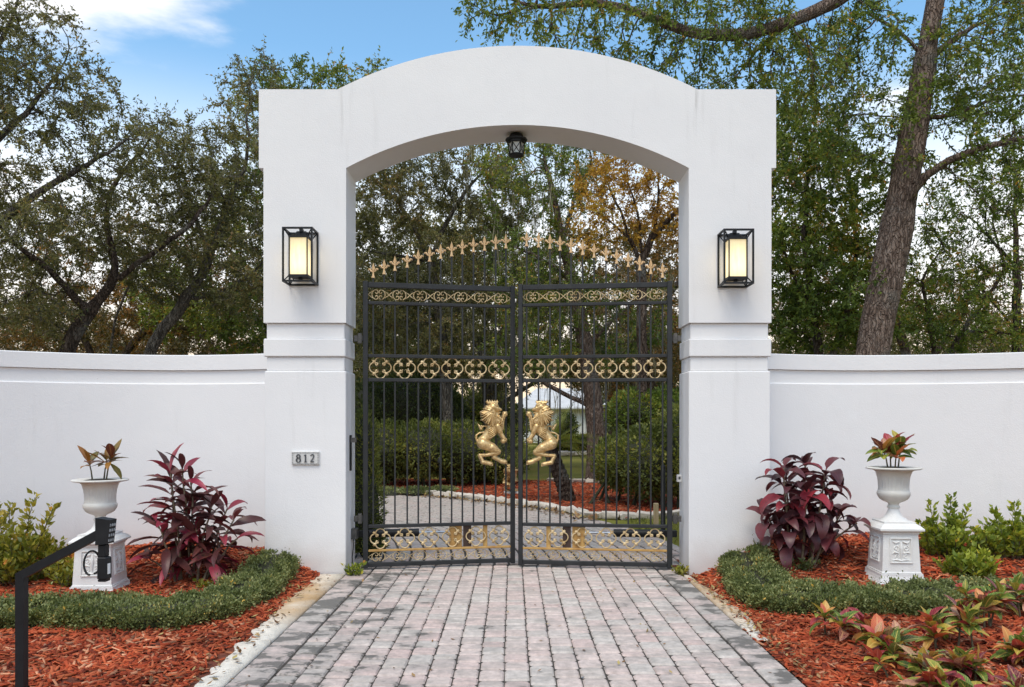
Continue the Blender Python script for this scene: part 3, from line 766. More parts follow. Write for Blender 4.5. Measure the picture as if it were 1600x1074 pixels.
# rampant lion: relief of soft capsules (photo-traced limbs), closed front and back
def lion_mesh(name, mat, thick=1.0):
    caps = []
    def c(x1, y1, r1, x2, y2, r2, k=1.0, z=0): caps.append((x1, y1, r1, x2, y2, r2, k, z))
    c(285, 330, 66, 292, 275, 58, .8); c(312, 250, 42, 352, 268, 30, .9, 10); c(352, 262, 24, 384, 272, 15, 1, 16)      # mane body, head, muzzle
    c(352, 300, 16, 378, 300, 11, 1, 8); c(322, 226, 22, 350, 236, 16, 1, 22); c(345, 322, 30, 330, 380, 44, .8, 4)     # jaw, brow, throat
    c(330, 395, 56, 300, 470, 58, .75); c(300, 470, 58, 245, 535, 46, .7); c(245, 535, 46, 212, 565, 46, .7)             # chest, waist, hip
    c(385, 400, 24, 402, 450, 17, 1, 10); c(402, 450, 15, 412, 360, 13, 1, 12); c(412, 360, 14, 424, 316, 17, 1, 14); c(424, 312, 25, 430, 318, 22, .9, 12)
    c(352, 425, 34, 392, 505, 22, 1, 18); c(392, 505, 22, 415, 540, 20, 1, 20); c(412, 560, 27, 428, 550, 20, .9, 16)    # lower arm and paw
    c(220, 585, 54, 300, 620, 46, .8, 14); c(300, 620, 46, 362, 660, 28, .9, 18); c(358, 668, 26, 250, 690, 18, 1, 14); c(250, 690, 18, 192, 692, 17, 1, 10)
    c(192, 700, 18, 220, 752, 20, 1, 8); c(220, 755, 22, 290, 770, 20, .9, 10)
    c(340, 670, 26, 330, 712, 20, .9, 4); c(325, 712, 22, 390, 745, 22, .9, 6); c(390, 748, 22, 425, 756, 23, .9, 8)
    tail = [(176, 590), (160, 545), (160, 508), (190, 487), (238, 478), (262, 448), (252, 424), (228, 424), (204, 446)]
    for a, b_ in zip(tail, tail[1:]): c(*a, 9, *b_, 9, 1)
    c(204, 448, 16, 190, 424, 12, 1); c(190, 424, 12, 172, 402, 4, 1); c(200, 440, 10, 214, 414, 4, 1)
    r = random.Random(3)
    for k in range(40):                                         # locks of the mane
        a = rad(r.uniform(95, 330)); q = r.uniform(.1, .62)
        x = 300 + 78 * math.cos(a) * q; y = 305 - 95 * math.sin(a) * q
        a2 = a + r.uniform(.15, .5)
        x2 = 292 + (92 + r.uniform(-8, 10)) * math.cos(a2); y2 = 318 - (92 + r.uniform(-10, 8)) * math.sin(a2)
        if x2 > 350 and y2 < 340: continue
        c(x, y, 10, x2, y2 + 8, 4.5, 1.6, 52 - 26 * q)
    for k in range(9): c(330 + 9 * k, 330 + 14 * (k % 4), 9, 300 + 11 * k, 400 + 12 * (k % 3), 4, 1.3, 40)            # chest locks
    for k in range(4): c(250 + 26 * k, 582 + 15 * k, 6, 330 + 8 * k, 655, 4, 1.6, 46)                              # thigh muscle lines
    for k in range(6): c(290 + k * 7, 440 + 13 * k, 5, 262 + k * 3, 455 + k * 16, 4, 1, 44)                            # ribs
    for k in range(3): c(235 + 34 * k, 575 + 18 * k, 7, 300 + 22 * k, 640 + 8 * k, 5, 1, 40)
    for k in range(4):
        for px, py in ((436, 304), (432, 556), (304, 776), (438, 762)): c(px - 6, py - 12 + 8 * k, 6, px + 8, py - 12 + 9 * k, 5, 1, 14)
    c(256, 202, 9, 358, 202, 9, 1, 16); c(262, 214, 6, 354, 214, 6, 1, 22)
    for k in range(5): c(262 + 23 * k, 198, 7, 262 + 23 * k, 186, 5, 1, 14)
    st = 2.6
    xs = np.arange(140, 466, st); ys = np.arange(176, 806, st); X, Y = np.meshgrid(xs, ys)
    H = np.full(X.shape, -1.0); S = np.full(X.shape, -99.0)
    for x1, y1, r1, x2, y2, r2, k, z in caps:
        dx, dy = x2 - x1, y2 - y1; L2 = max(dx * dx + dy * dy, 1e-6)
        t = np.clip(((X - x1) * dx + (Y - y1) * dy) / L2, 0, 1)
        d = np.hypot(X - x1 - t * dx, Y - y1 - t * dy); rr = r1 + (r2 - r1) * t
        S = np.maximum(S, rr - d)
        H = np.where(d < rr, np.maximum(H, z + k * np.sqrt(np.maximum(rr * rr - d * d, 0))), H)
    ins = S > -1.0
    H = np.where(ins, np.maximum(H, 0), 0) * thick
    Hs = H.copy()
    Hs[1:-1, 1:-1] = (H[1:-1, 1:-1] * 4 + H[:-2, 1:-1] + H[2:, 1:-1] + H[1:-1, :-2] + H[1:-1, 2:]) / 8
    Hs = .5 * Hs + .5 * H
    sc_ = .00113
    cell = ins[:-1, :-1] & ins[1:, :-1] & ins[:-1, 1:] & ins[1:, 1:]
    ny, nx = X.shape; idx = np.arange(nx * ny).reshape(ny, nx)
    e = np.zeros_like(ins); cc = np.zeros((ny, nx), int)
    for dy in (0, 1):
        for dx in (0, 1): cc[dy:ny - 1 + dy, dx:nx - 1 + dx] += cell
    edge = cc < 4
    Z = np.where(edge, 0, Hs)
    vx = (X - 310) * sc_; vz = (800 - Y) * sc_
    front = np.stack((vx, -Z * sc_ * 1.45, vz), -1).reshape(-1, 3); back = np.stack((vx, Z * sc_ * 1.0, vz), -1).reshape(-1, 3)
    q = np.stack((idx[1:, :-1][cell], idx[1:, 1:][cell], idx[:-1, 1:][cell], idx[:-1, :-1][cell]), -1)
    V = np.concatenate((front, back)); ed = np.concatenate((edge.ravel(), np.zeros(nx * ny, bool)))
    qb = q[:, ::-1].copy(); eb = edge.ravel()
    qb = np.where(eb[qb], qb, qb + nx * ny)
    Q = np.concatenate((q, qb))
    used = np.unique(Q); mp = np.full(len(V), -1); mp[used] = np.arange(len(used))
    m = fastmesh(name, V[used], mp[Q], mat)
    m.polygons.foreach_set('use_smooth', np.ones(len(m.polygons), bool)); return m
LION = lion_mesh('lion_ornament', M['gold'])

def gate_leaf(hx, hy, ang, sx, label):
    """leaf local frame: +x from the hinge towards the middle of the drive (mirrored for sx=-1)"""
    g = thing('gate_leaf', label, 'gate', (hx, hy, 0), 0)
    g.rotation_euler = (0, 0, ang)
    P = lambda x: sx * x
    def bar(name, x0_, x1_, z0, z1, th, mat='gateblack', y=0, b=.004):
        return part(name, MB().bbox((P((x0_ + x1_) / 2), y, (z0 + z1) / 2), (abs(x1_ - x0_), th, z1 - z0), b), M[mat], g)
    bar('stile', 0, .052, .015, 2.935, .05); bar('stile', LEAF - .045, LEAF, .015, 2.935, .05)
    for z, h in ((ZT, .052), (Z2, .032), (Z3, .034), (Z4, .036), (Z5, .034), (Z7, .042)):
        bar('rail', .0525, LEAF - .0455, z - h / 2, z + h / 2, .04)
    bar('rail', .0525, LEAF - .0455, Z6 - .011, Z6 + .011, .03, 'rust')
    n = 13
    for k in range(n):
        x = .098 + k * (LEAF - .045 - .098 - .045) / (n - 1)
        u = x / LEAF
        zt = 3.085 + .40 * math.sin(u * math.pi * .42) / math.sin(math.pi * .42) - .145
        jit = random.gauss(0, .003)
        up = part('bar', MB().box((P(x) + jit, 0, (ZT + .026 + zt) / 2), (.016, .016, zt - ZT - .026)), M['gateblack'], g)
        obj('finial', FIN, up, (P(x) + jit, 0, zt - .004), (0, 0, random.gauss(0, .15)), (1.12, 1.12, 1.1))
        part('bar', MB().box((P(x) + jit, 0, (Z2 - .016 + Z3 + .017) / 2), (.016, .016, Z2 - Z3 - .033)), M['gateblack'], g)
        part('bar', MB().box((P(x) + jit, 0, (Z4 - .018 + Z5 + .017) / 2), (.016, .016, Z4 - Z5 - .035)), M['gateblack'], g)
    for k in range(7):
        x = .052 + .2105 * (k + .5) * (LEAF - .097) / (.2105 * 7)
        obj('scroll', STRIP, g, (P(x), 0, (ZT - .031 + Z2 + .018) / 2), (0, 0, 0), (.97, 1, 1.0))
        obj('scroll', STRIP, g, (P(x), 0, (Z6 - .011 + Z7 + .024) / 2), (0, 0, 0), (.97, 1, .88))
    for k in range(6):
        x = .052 + (k + .5) * (LEAF - .097) / 6
        obj('quatrefoil', QUAT, g, (P(x), 0, (Z3 - .02 + Z4 + .022) / 2))
        obj('quatrefoil', QUATLOW, g, (P(x), 0, (Z5 - .02 + Z6 + .011) / 2))
    # mounting plates low on the leaf
    for x0_, x1_, mt in ((.885, 1.015, 'rust'), (1.03, 1.115, 'darkrust'), (1.24, 1.285, 'rust')):
        bar('mounting_plate', x0_, x1_, Z6 + .0115, Z5 - .0175, .012, mt, .018, .002)
    # lion near the meeting stile, standing in front of the bars; its muzzle looks to the middle
    obj('lion_ornament', LION, g, (P(LEAF - .245), -.028, 1.035), (0, 0, 0), (sx, 1, 1))
    for z in (.52, 2.35):
        part('hinge', MB().bbox((P(-.045), .0, z), (.09, .035, .06), .004).bbox((P(-.03), -.0, z + .001), (.04, .06, .10), .004), M['bronze'], g)
    return g
gate_leaf(-1.517, 8.10, rad(11), 1, 'black iron gate leaf hinged on the pillar that bears the number plaque, swung inwards')
gate_leaf(1.630, 8.10, rad(-7), -1, 'black iron gate leaf hinged on the pillar beside the burgundy plant')

def operator(px, py, ang, sx, label):
    o = thing('gate_operator', label, 'gate opener', (px, py, .33), ang)
    part('motor_tube', MB().tube([(sx * .10, 0, 0), (sx * .62, 0, 0)], .042, 10), M['black'], o, True)
    part('rod', MB().tube([(sx * .62, 0, 0), (sx * 1.02, 0, 0)], .012, 8), M['steel'], o, True)
    part('bracket', MB().bbox((sx * .04, 0, 0), (.16, .05, .07), .005), M['black'], o)
    return o
operator(-1.60, 8.36, rad(9), 1, 'black gate opener arm behind the gate leaf beside the leafy shrub')
operator(1.69, 8.36, rad(-5), -1, 'black gate opener arm behind the gate leaf over the grass patch')

# ------------------------------------------------------------------ things on the pillars
def lantern(x, z0, z1, sx, label):
    l = thing('wall_lantern', label, 'wall lantern', (x, YF - .008, z0), 0, 'lit lanterns on the gate pillars')
    h = z1 - z0; w = .275; d = .235; r = .0085
    fr = MB()
    def edge(a, b_, rr=r): fr.box(((np.array(a) + np.array(b_)) / 2), np.abs(np.array(b_) - np.array(a)) + 2 * rr)
    for y in (-.010, -d):
        for s in (-1, 1): edge((s * w / 2, y, 0), (s * w / 2, y, h))
        for z in (0, h): edge((-w / 2 + 2 * r, y, z), (w / 2 - 2 * r, y, z))
    for s in (-1, 1):
        for z in (0, h): edge((s * w / 2, -.010 - 2 * r, z), (s * w / 2, -d + 2 * r, z))
    part('cage', fr, M['black'], l)
    iw, yc = .172, -d / 2 - .005; zb, zt = .058, h - .074
    for s in (-1, 1):
        for y in (-1, 1):
            for za, zb_ in ((.004, zb), (h - .004, zt)):
                part('strut', MB().tube([(s * w / 2 * .97, yc + y * d / 2 * .9, za), (s * iw / 2, yc + y * iw / 2, zb_)], .006, 4), M['black'], l)
    inn = MB()
    for s in (-1, 1):
        for y in (-1, 1): inn.box((s * iw / 2, yc + y * iw / 2, (zb + zt) / 2), (.011, .011, zt - zb))
    for z, t in ((zb, .018), (zt, .020)): inn.box((0, yc, z), (iw + .014, iw + .014, t))
    part('shade_frame', inn, M['black'], l)
    part('shade', MB().box((0, yc, (zb + zt) / 2), (iw - .012, iw - .012, zt - zb - .022)), M['onyx'], l)
    part('mount', MB().bbox((0, -.05, h - .035), (.10, .095, .075), .005).bbox((0, -.085, h + .008), (.035, .05, .035), .004).bbox((0, -.012, h - .12), (.11, .02, .26), .004), M['black'], l)
    part('socket', MB().tube([(0, yc, zb - .03), (0, yc, zb - .01)], .02, 8), M['black'], l)
def onyx():
    m, nt, b, _ = new_mat('lit_onyx_glass')
    n = noise(nt, 10, 4, stretch=(3, 3, .5))
    col = ramp(nt, n, [(.3, (.86, .62, .27)), (.7, (1, .86, .52))])
    # brighter round the bulb inside
    tc = nt.nodes.new('ShaderNodeTexCoord'); vm = nt.nodes.new('ShaderNodeVectorMath'); vm.operation = 'DISTANCE'
    nt.links.new(tc.outputs['Object'], vm.inputs[0]); vm.inputs[1].default_value = (0, -.12, .20)
    e = maprange(nt, vm.outputs['Value'], .05, .22, 1.6, .62)
    b.inputs['Base Color'].default_value = (.6, .5, .32, 1); b.inputs['Roughness'].default_value = .3
    nt.links.new(col, b.inputs['Emission Color']); nt.links.new(math_(nt, 'MULTIPLY', e, .62), b.inputs['Emission Strength'])
    return m
M['onyx'] = onyx()
lantern(-2.055, 2.855, 3.362, -1, 'lit caged wall lantern on the pillar above the number plaque')
lantern(2.172, 2.835, 3.345, 1, 'lit caged wall lantern on the pillar above the burgundy plant')

pl = thing('number_plaque', 'small pale house number plaque reading 812 set in the pillar', 'house number', (W(478, 716, YF)[0], YF - .001, W(478, 716, YF)[2]))
part('tile', MB().bbox((0, -.008, 0), (.275, .022, .135), .005), M['plaque'], pl)
rim = MB()
for a in np.linspace(-.125, .125, 17):
    for z in (-.054, .054): rim.bbox((a, -.020, z), (.011, .006, .010), .003)
for z in np.linspace(-.042, .042, 6):
    for a in (-.125, .125): rim.bbox((a, -.020, z), (.011, .006, .010), .003)
part('border_relief', rim, simple('grey_glaze_relief', (.30, .30, .30), (.42, .42, .42), 30, .5), pl)
def ribbon(mb, pts, w, th=.005, y=-.022, closed=False):
    pts = np.asarray(pts, float); w = np.broadcast_to(np.asarray(w, float), (len(pts),))
    t = (np.roll(pts, -1, 0) - np.roll(pts, 1, 0)) if closed else np.gradient(pts, axis=0)
    t /= np.maximum(np.linalg.norm(t, axis=1, keepdims=True), 1e-9); nrm = np.stack((-t[:, 1], t[:, 0]), -1)
    V = []; F = []; n = len(pts)
    for i in range(n):
        a, b_ = pts[i] + nrm[i] * w[i] / 2, pts[i] - nrm[i] * w[i] / 2
        V += [(a[0], y - th, a[1]), (b_[0], y - th, b_[1]), (b_[0], y + th, b_[1]), (a[0], y + th, a[1])]
    for i in range(n if closed else n - 1):
        j = (i + 1) % n
        for k in range(4): F.append((i * 4 + k, i * 4 + (k + 1) % 4, j * 4 + (k + 1) % 4, j * 4 + k))
    if not closed: F += [(3, 2, 1, 0), tuple((n - 1) * 4 + k for k in range(4))]
    mb.add(V, F)
a = np.linspace(0, 2 * np.pi, 20, endpoint=False)
d8 = MB(); ribbon(d8, np.stack((.0155 * np.cos(a), .0195 + .0165 * np.sin(a)), -1), .006 + .007 * np.abs(np.cos(a)), closed=True)
ribbon(d8, np.stack((.019 * np.cos(a), -.0185 + .021 * np.sin(a)), -1), .006 + .008 * np.abs(np.cos(a)), closed=True)
d1 = MB(); ribbon(d1, [(0, -.034), (0, .036)], .013); ribbon(d1, [(-.013, -.037), (.013, -.037)], .007, .0048); ribbon(d1, [(-.013, .026), (-.004, .032)], .008, .0046)
d2 = MB(); b2 = np.linspace(math.pi * .95, -.55, 12)
ribbon(d2, np.concatenate((np.stack((.015 * np.cos(b2), .019 + .017 * np.sin(b2)), -1), [(.004, -.008), (-.010, -.024), (-.016, -.033)])), np.array([.010, .008, .006, .006, .008, .011, .013, .013, .013, .012, .011, .010, .009, .008, .007]))
ribbon(d2, [(-.018, -.0345), (.006, -.0345), (.018, -.031)], (.010, .010, .008), .0048)
for mb, x in ((d8, -.068), (d1, .002), (d2, .068)): part('digit', mb, M['digit'], pl, loc=(x, 0, 0))

lp = thing('ceiling_lantern', 'small dark iron lantern hanging under the crown of the arch', 'hanging lantern', (GX - .01, 8.10, 4.205))
M['frost'] = simple('frosted_pane', (.40, .42, .40), (.55, .57, .55), 12, .35)
hexp = [(math.cos(rad(60 * k)), math.sin(rad(60 * k))) for k in range(6)]
part('canopy_plate', MB().lathe([(.10, .150), (.112, .158), (.112, .172), (.085, .182), (.06, .225)], 12), M['black'], lp)
part('crown_band', MB().lathe([(.083, .128), (.092, .132), (.092, .149), (.083, .151)], 12), M['black'], lp)
part('base_band', MB().lathe([(.03, -.012), (.072, .0), (.078, .012), (.070, .020)], 12), M['black'], lp)
part('glass_shade', MB().lathe([(.066, .020), (.078, .128)], 6), M['frost'], lp)
for k in range(6):
    a0 = rad(60 * k); a1 = rad(60 * (k + 1))
    p = lambda a, r, z: (r * math.cos(a), r * math.sin(a), z)
    part('bar', MB().tube([p(a0, .070, .018), p(a0, .082, .130)], .005, 4).tube([p(a0, .070, .020), p(a1, .081, .128)], .0035, 4).tube([p(a1, .070, .020), p(a0, .081, .128)], .0035, 4), M['black'], lp)

gr = thing('latch_channel', 'dark upright metal channel fixed to the inner face of the plaque pillar', 'bracket', (GX - HI, 8.06, 1.02))
part('channel', MB().bbox((.008, 0, .17), (.016, .05, .36), .003), M['black'], gr)
part('lug', MB().bbox((.04, -.01, .30), (.06, .035, .05), .004), M['bronze'], gr)
bx = thing('conduit_box', 'small grey box low on the inner face of the plaque pillar', 'junction box', (GX - HI, 8.16, .36))
part('housing', MB().bbox((.03, 0, 0), (.06, .09, .11), .005), M['bronze'], bx)
part('cable', MB().tube([(.02, -.01, -.055), (.018, -.012, -.15), (.006, -.01, -.24), (.01, .0, -.34)], .005, 5), M['black'], bx, True)
ph = thing('gate_sensor', 'small white sensor box on the inner face of the pillar beside the burgundy plant', 'sensor', (GX + HI, 8.24, .92))
part('housing', MB().bbox((-.022, 0, 0), (.044, .05, .075), .005), M['whitebox'], ph)
part('lens', MB().bbox((-.022, -.027, .005), (.022, .004, .03), .001), M['digit'], ph)

# ------------------------------------------------------------------ trees
DENS = 1.6
def resample(P, step):
    P = np.asarray(P, float); s = np.concatenate(([0], np.cumsum(np.linalg.norm(np.diff(P, axis=0), axis=1))))
    n = max(2, int(s[-1] / step) + 1); q = np.linspace(0, s[-1], n)
    R = np.stack([np.interp(q, s, P[:, j]) for j in range(3)], -1)
    for _ in range(3): R[1:-1] = (R[:-2] + 2 * R[1:-1] + R[2:]) / 4
    return R

def grow(paths, lobes, step, kill, rng, wob=.25, grav=0.0, maxit=140):
    """limbs given as paths, the rest by space colonisation towards points spread through the crown lobes"""
    pos, par = [], []
    for P in paths:
        R = resample(P, step)
        if pos:
            j = int(np.argmin(((np.array(pos) - R[0]) ** 2).sum(1))); R = R[1:]
        else: j = -1
        for p in R:
            k = np.clip(len(pos), 0, 1)
            pos.append(p + rng.normal(0, step * .06, 3) * k); par.append(j); j = len(pos) - 1
    At = []
    for c, r, n in lobes:
        d = rng.normal(0, 1, (n, 3)); d /= np.linalg.norm(d, axis=1, keepdims=True)
        At.append(np.array(c) + d * np.array(r) * (rng.random((n, 1)) ** .42))
    At = np.concatenate(At); pos = [np.array(p) for p in pos]
    near = np.full(len(At), -1); dist = np.full(len(At), 1e9)
    def upd(i0):
        N = np.array(pos[i0:])
        for a in range(0, len(N), 400):
            D = np.linalg.norm(At[:, None] - N[None, a:a + 400], axis=2); j = D.argmin(1); d = D[np.arange(len(At)), j]
            b = d < dist; dist[b] = d[b]; near[b] = j[b] + i0 + a
    upd(0); last = len(pos)
    for it in range(maxit):
        k = dist > kill
        At, near, dist = At[k], near[k], dist[k]
        if len(At) < 4: break
        lim = np.quantile(dist, .85) + 1e-6
        sel = dist <= max(lim, kill * 3)
        dv = At - np.array(pos)[near]; dv /= np.linalg.norm(dv, axis=1, keepdims=True)
        acc = {}
        for i in np.nonzero(sel)[0]: acc.setdefault(int(near[i]), []).append(dv[i])
        n0 = len(pos)
        for j, L in acc.items():
            d = np.mean(L, 0) + rng.normal(0, wob, 3); d[2] -= grav
            if par[j] >= 0:
                t = pos[j] - pos[par[j]]; d = d + .35 * t / (np.linalg.norm(t) + 1e-9)
            d /= np.linalg.norm(d) + 1e-9
            pos.append(pos[j] + d * step); par.append(j)
        upd(n0)
    return np.array(pos), np.array(par)

def tree(name, label, x, y, paths, lobes, mats, seed, step=.2, kill=.3, leaf=.055, per=8, twigs=3, twl=.28, r0=.0045, trunk_r=None, group=None,
         grav=0.0, wob=.25, aspect=.45, droop=.1, tsig=.16, clumpy=.2, pexp=2.15, bare=0.0, moss=None, thick=.014, cat='tree', limbk=1.0):
    rng = np.random.default_rng(seed)
    off = np.array((x, y, 0.0))
    pos, par = grow([np.asarray(p) - off for p in paths], [(np.array(c) - off, r, n) for c, r, n in lobes], step, kill, rng, wob, grav)
    n = len(pos); R = np.full(n, 0.0); kids = [[] for _ in range(n)]
    for i in range(n):
        if par[i] >= 0: kids[par[i]].append(i)
    acc = np.zeros(n)
    for i in range(n - 1, -1, -1):
        if acc[i] == 0: acc[i] = r0 ** pexp
        if par[i] >= 0: acc[par[i]] += acc[i]
    R = acc ** (1 / pexp)
    if trunk_r:
        R = R * (trunk_r / R[0]) ** (np.clip(np.log(R / r0) / np.log(R[0] / r0), 0, 1))
    nf = len(resample(np.asarray(paths[0]) - off, step)); R[nf:] = np.where(R[nf:] > r0 * 3, r0 * 3 + (R[nf:] - r0 * 3) * limbk, R[nf:])
    # flare at the foot
    z = pos[:, 2]; R = R * (1 + .45 * np.exp(-np.maximum(z, 0) / .35) * (R > R[0] * .6))
    mb = MB(); done = np.zeros(n, bool)
    stack = [(0, None)]
    while stack:
        i, p = stack.pop(); ch = [p] if p is not None else []
        while True:
            ch.append(i)
            if not kids[i]: break
            k = sorted(kids[i], key=lambda q: -R[q])
            for q in k[1:]: stack.append((q, i))
            i = k[0]
        if len(ch) < 2: continue
        rr = R[ch].copy()
        if p is not None: rr[0] = min(rr[0], rr[1] * 1.25)
        m = rr.max()
        if m < r0 * 1.02 and len(ch) < 3 and False: continue
        ns = 22 if m > .18 else 12 if m > .07 else 6 if m > .02 else 4 if m > .009 else 3
        if m > .18:                                       # ribbed, furrowed trunk
            q_ = np.linspace(0, len(ch) - 1, max(8, len(ch) * 4)); ii = np.arange(len(ch))
            sm = pos[ch].copy()
            for _ in range(4): sm[1:-1] = (sm[:-2] + 2 * sm[1:-1] + sm[2:]) / 4
            Pf = np.stack([np.interp(q_, ii, sm[:, j]) for j in range(3)], -1); rf_ = np.interp(q_, ii, rr); ns = 56
            mb.tube(Pf, rf_, ns, False); v = mb.v[-1].reshape(len(Pf), ns, 3); an = np.arange(ns) / ns * 2 * np.pi; zz = Pf[:, 2:3]
            wp = .55 * np.sin(zz * 1.9 + 2 * np.sin(an * 2)) + .30 * np.sin(zz * 5.3 + an * 3)
            rb = 1 + .05 * np.sin(an * 2 + zz * .7) + .045 * np.abs(np.sin(an * 6.5 + wp * 2.2)) + .03 * np.abs(np.sin(an * 13 + wp * 3 + zz * 2)) + rng.normal(0, .010, (len(Pf), ns)) - .05
            for _k in range(3):                            # old branch scars
                zc, ac = rng.uniform(1.5, 5.5), rng.uniform(3, 6.2)
                rb += .16 * np.exp(-((zz - zc) / .10) ** 2 - ((an - ac) / .30) ** 2)
            mb.v[-1] = (Pf[:, None] + (v - Pf[:, None]) * rb[..., None]).reshape(-1, 3)
        elif m > 9:
            Pt = pos[ch]; q0 = mb.n; mb.tube(Pt, rr, ns, False); v = mb.v[-1].reshape(len(ch), ns, 3)
            an = np.arange(ns); rb = 1 + .055 * np.sin(an * 2.5 + Pt[:, 2:3] * 1.1) + .04 * np.sin(an * 5.1 - Pt[:, 2:3] * 2.3) + rng.normal(0, .02, (len(ch), ns))
            mb.v[-1] = (Pt[:, None] + (v - Pt[:, None]) * rb[..., None]).reshape(-1, 3)
        else: mb.tube(pos[ch], rr, ns, False)
    root = thing(name, label, cat, (x, y, 0), 0, group)
    # twigs and leaves on the thin wood
    thin = np.nonzero((R < thick) & (z > .5))[0]
    if bare: thin = thin[rng.random(len(thin)) > bare]
    T = np.repeat(thin, np.maximum(1, (twigs * 2.1 * rng.choice((.3, .6, 1.0, 1.3, 2.0), len(thin))).astype(int))); k = len(T)
    pd = pos[T] - pos[np.maximum(par[T], 0)]; pd /= np.maximum(np.linalg.norm(pd, axis=1, keepdims=True), 1e-6)
    td = rng.normal(0, .75, (k, 3)) + pd * .7; td[:, 2] -= droop; td /= np.linalg.norm(td, axis=1, keepdims=True)
    tl = twl * rng.uniform(.5, 1.3, k); a = pos[T]; e = a + td * tl[:, None]
    # twig wood: a thin three-sided sliver
    s_ = np.cross(td, rng.normal(0, 1, (k, 3))); s_ /= np.linalg.norm(s_, axis=1, keepdims=True); u = np.cross(s_, td)
    w_ = .0050 if 'oak' in name else .0034
    TV = np.stack((a + s_ * w_, a - s_ * w_ * .5 + u * w_ * .87, a - s_ * w_ * .5 - u * w_ * .87, e), 1).reshape(-1, 3)
    ti = np.arange(k)[:, None] * 4
    TF = np.concatenate([np.concatenate((ti + b[0], ti + b[1], ti + 3), 1) for b in ((0, 1), (1, 2), (2, 0))])
    wood = mb.mesh('trunk', mats[0], 'all')
    tr = obj('trunk', wood, root)
    tw = obj('twigs', fastmesh('twigs', TV, TF, M['twiggrey'] if 'oak' in name else mats[0]), root); tw['kind'] = 'stuff'
    per = int(per * DENS); f = rng.uniform(.12, 1.08, (k, per)); P = (a[:, None] + (e - a)[:, None] * f[..., None]).reshape(-1, 3)
    N = np.repeat(td, per, 0) * .6; N[:, 2] -= droop * 1.2
    cl = .5 + clumpy * np.sin(pos[T] @ np.array((1.7, 1.3, 2.1)) + seed) + rng.normal(0, .10, k)
    V, Q, t = leaf_cloud(P, N, leaf, rng, aspect, .75, .25, np.repeat(cl, per), tsig)
    obj('crown', fastmesh('crown', V, Q, mats[1], t), root)
    if moss:
        mp = rng.choice(n, moss); mp = mp[(z[mp] > 1.2)]
        m_ = len(mp); per_ = 9
        P0 = np.repeat(pos[mp], per_, 0) + rng.normal(0, .07, (m_ * per_, 3)); L = rng.uniform(.2, 1.0, m_ * per_)
        dx = rng.normal(0, .02, (m_ * per_, 3)); dx[:, 2] = 0; ww = rng.uniform(.004, .011, m_ * per_)[:, None]; sd = rng.normal(0, 1, (m_ * per_, 3)); sd[:, 2] = 0
        sd /= np.linalg.norm(sd, axis=1, keepdims=True)
        dn = np.stack((np.zeros_like(L), np.zeros_like(L), -L), -1)
        VV = np.stack((P0 - sd * ww * .5, P0 + sd * ww * .5, P0 + dx + dn * .5 + sd * ww, P0 + dx * 2 + dn, P0 + dx + dn * .5 - sd * ww), 1).reshape(-1, 3)
        i = np.arange(m_ * per_)[:, None] * 5
        FF = np.concatenate((np.concatenate((i, i + 1, i + 2), 1), np.concatenate((i, i + 2, i + 4), 1), np.concatenate((i + 4, i + 2, i + 3), 1)))
        mo = obj('moss', fastmesh('moss', VV, FF, M['moss'], np.repeat(rng.random(m_ * per_), 5)), root)
    return root

LEAVES = 0
def PX(Y, *pts):
    """path through photo pixels at distance Y; an item may carry its own distance"""
    return [W(p[0], p[1], p[2] if len(p) > 2 else Y) for p in pts]
def lobe(px, py, Y, rx, rz, ry, n): return (W(px, py, Y), (rx / FPX * Y, ry, rz / FPX * Y), n)
def foot(px, Y): return (px, HY + (CAMH + .05) * FPX / Y)

OAK = (M['bark_oak'], M['leaf_oak'])
# left of the arch
Y = 12.0
tree('oak_tree', 'oak tree at the frame edge whose high branches reach in against the blue sky', W(-150, 0, Y)[0], Y,
     [PX(Y, foot(-150, Y), (-140, 500), (-110, 330), (-40, 250), (40, 180), (95, 110)), PX(Y, (-110, 330), (-60, 150), (20, 40), (40, -30)), PX(Y, (-140, 500), (-40, 380), (60, 300), (170, 240))],
     [lobe(20, 60, Y, 115, 80, 1.0, 330), lobe(80, 150, Y, 110, 55, 1.0, 260), lobe(140, 235, Y, 110, 55, 1.0, 220), lobe(-60, 200, Y, 120, 130, 1.2, 260), lobe(40, 330, Y, 120, 70, 1.0, 200)],
     OAK, 101, .17, .26, .050, 7, 3, .24, trunk_r=.15, clumpy=.12, droop=.15)
Y = 14.0
tree('oak_tree', 'leaning dark trunked oak rising behind the garden wall at far left', W(85, 0, Y)[0], Y,
     [PX(Y, foot(85, Y), (100, 550), (135, 488), (190, 432), (235, 398), (300, 352), (335, 300, 14.6)), PX(Y, (190, 432), (168, 370), (158, 320), (190, 270), (250, 205)), PX(Y, (135, 488), (80, 420), (30, 390), (-20, 330))],
     [lobe(60, 380, Y, 130, 80, 1.3, 330), lobe(200, 330, Y, 90, 75, 1.2, 280), lobe(240, 235, Y, 60, 60, 1.0, 170), lobe(40, 480, Y, 110, 40, 1.2, 160), lobe(310, 300, 14.6, 70, 60, 1.1, 190)],
     (M['bark_dark'], M['leaf_oak']), 102, .18, .27, .052, 8, 3, .26, trunk_r=.125, clumpy=.14)
Y = 15.5
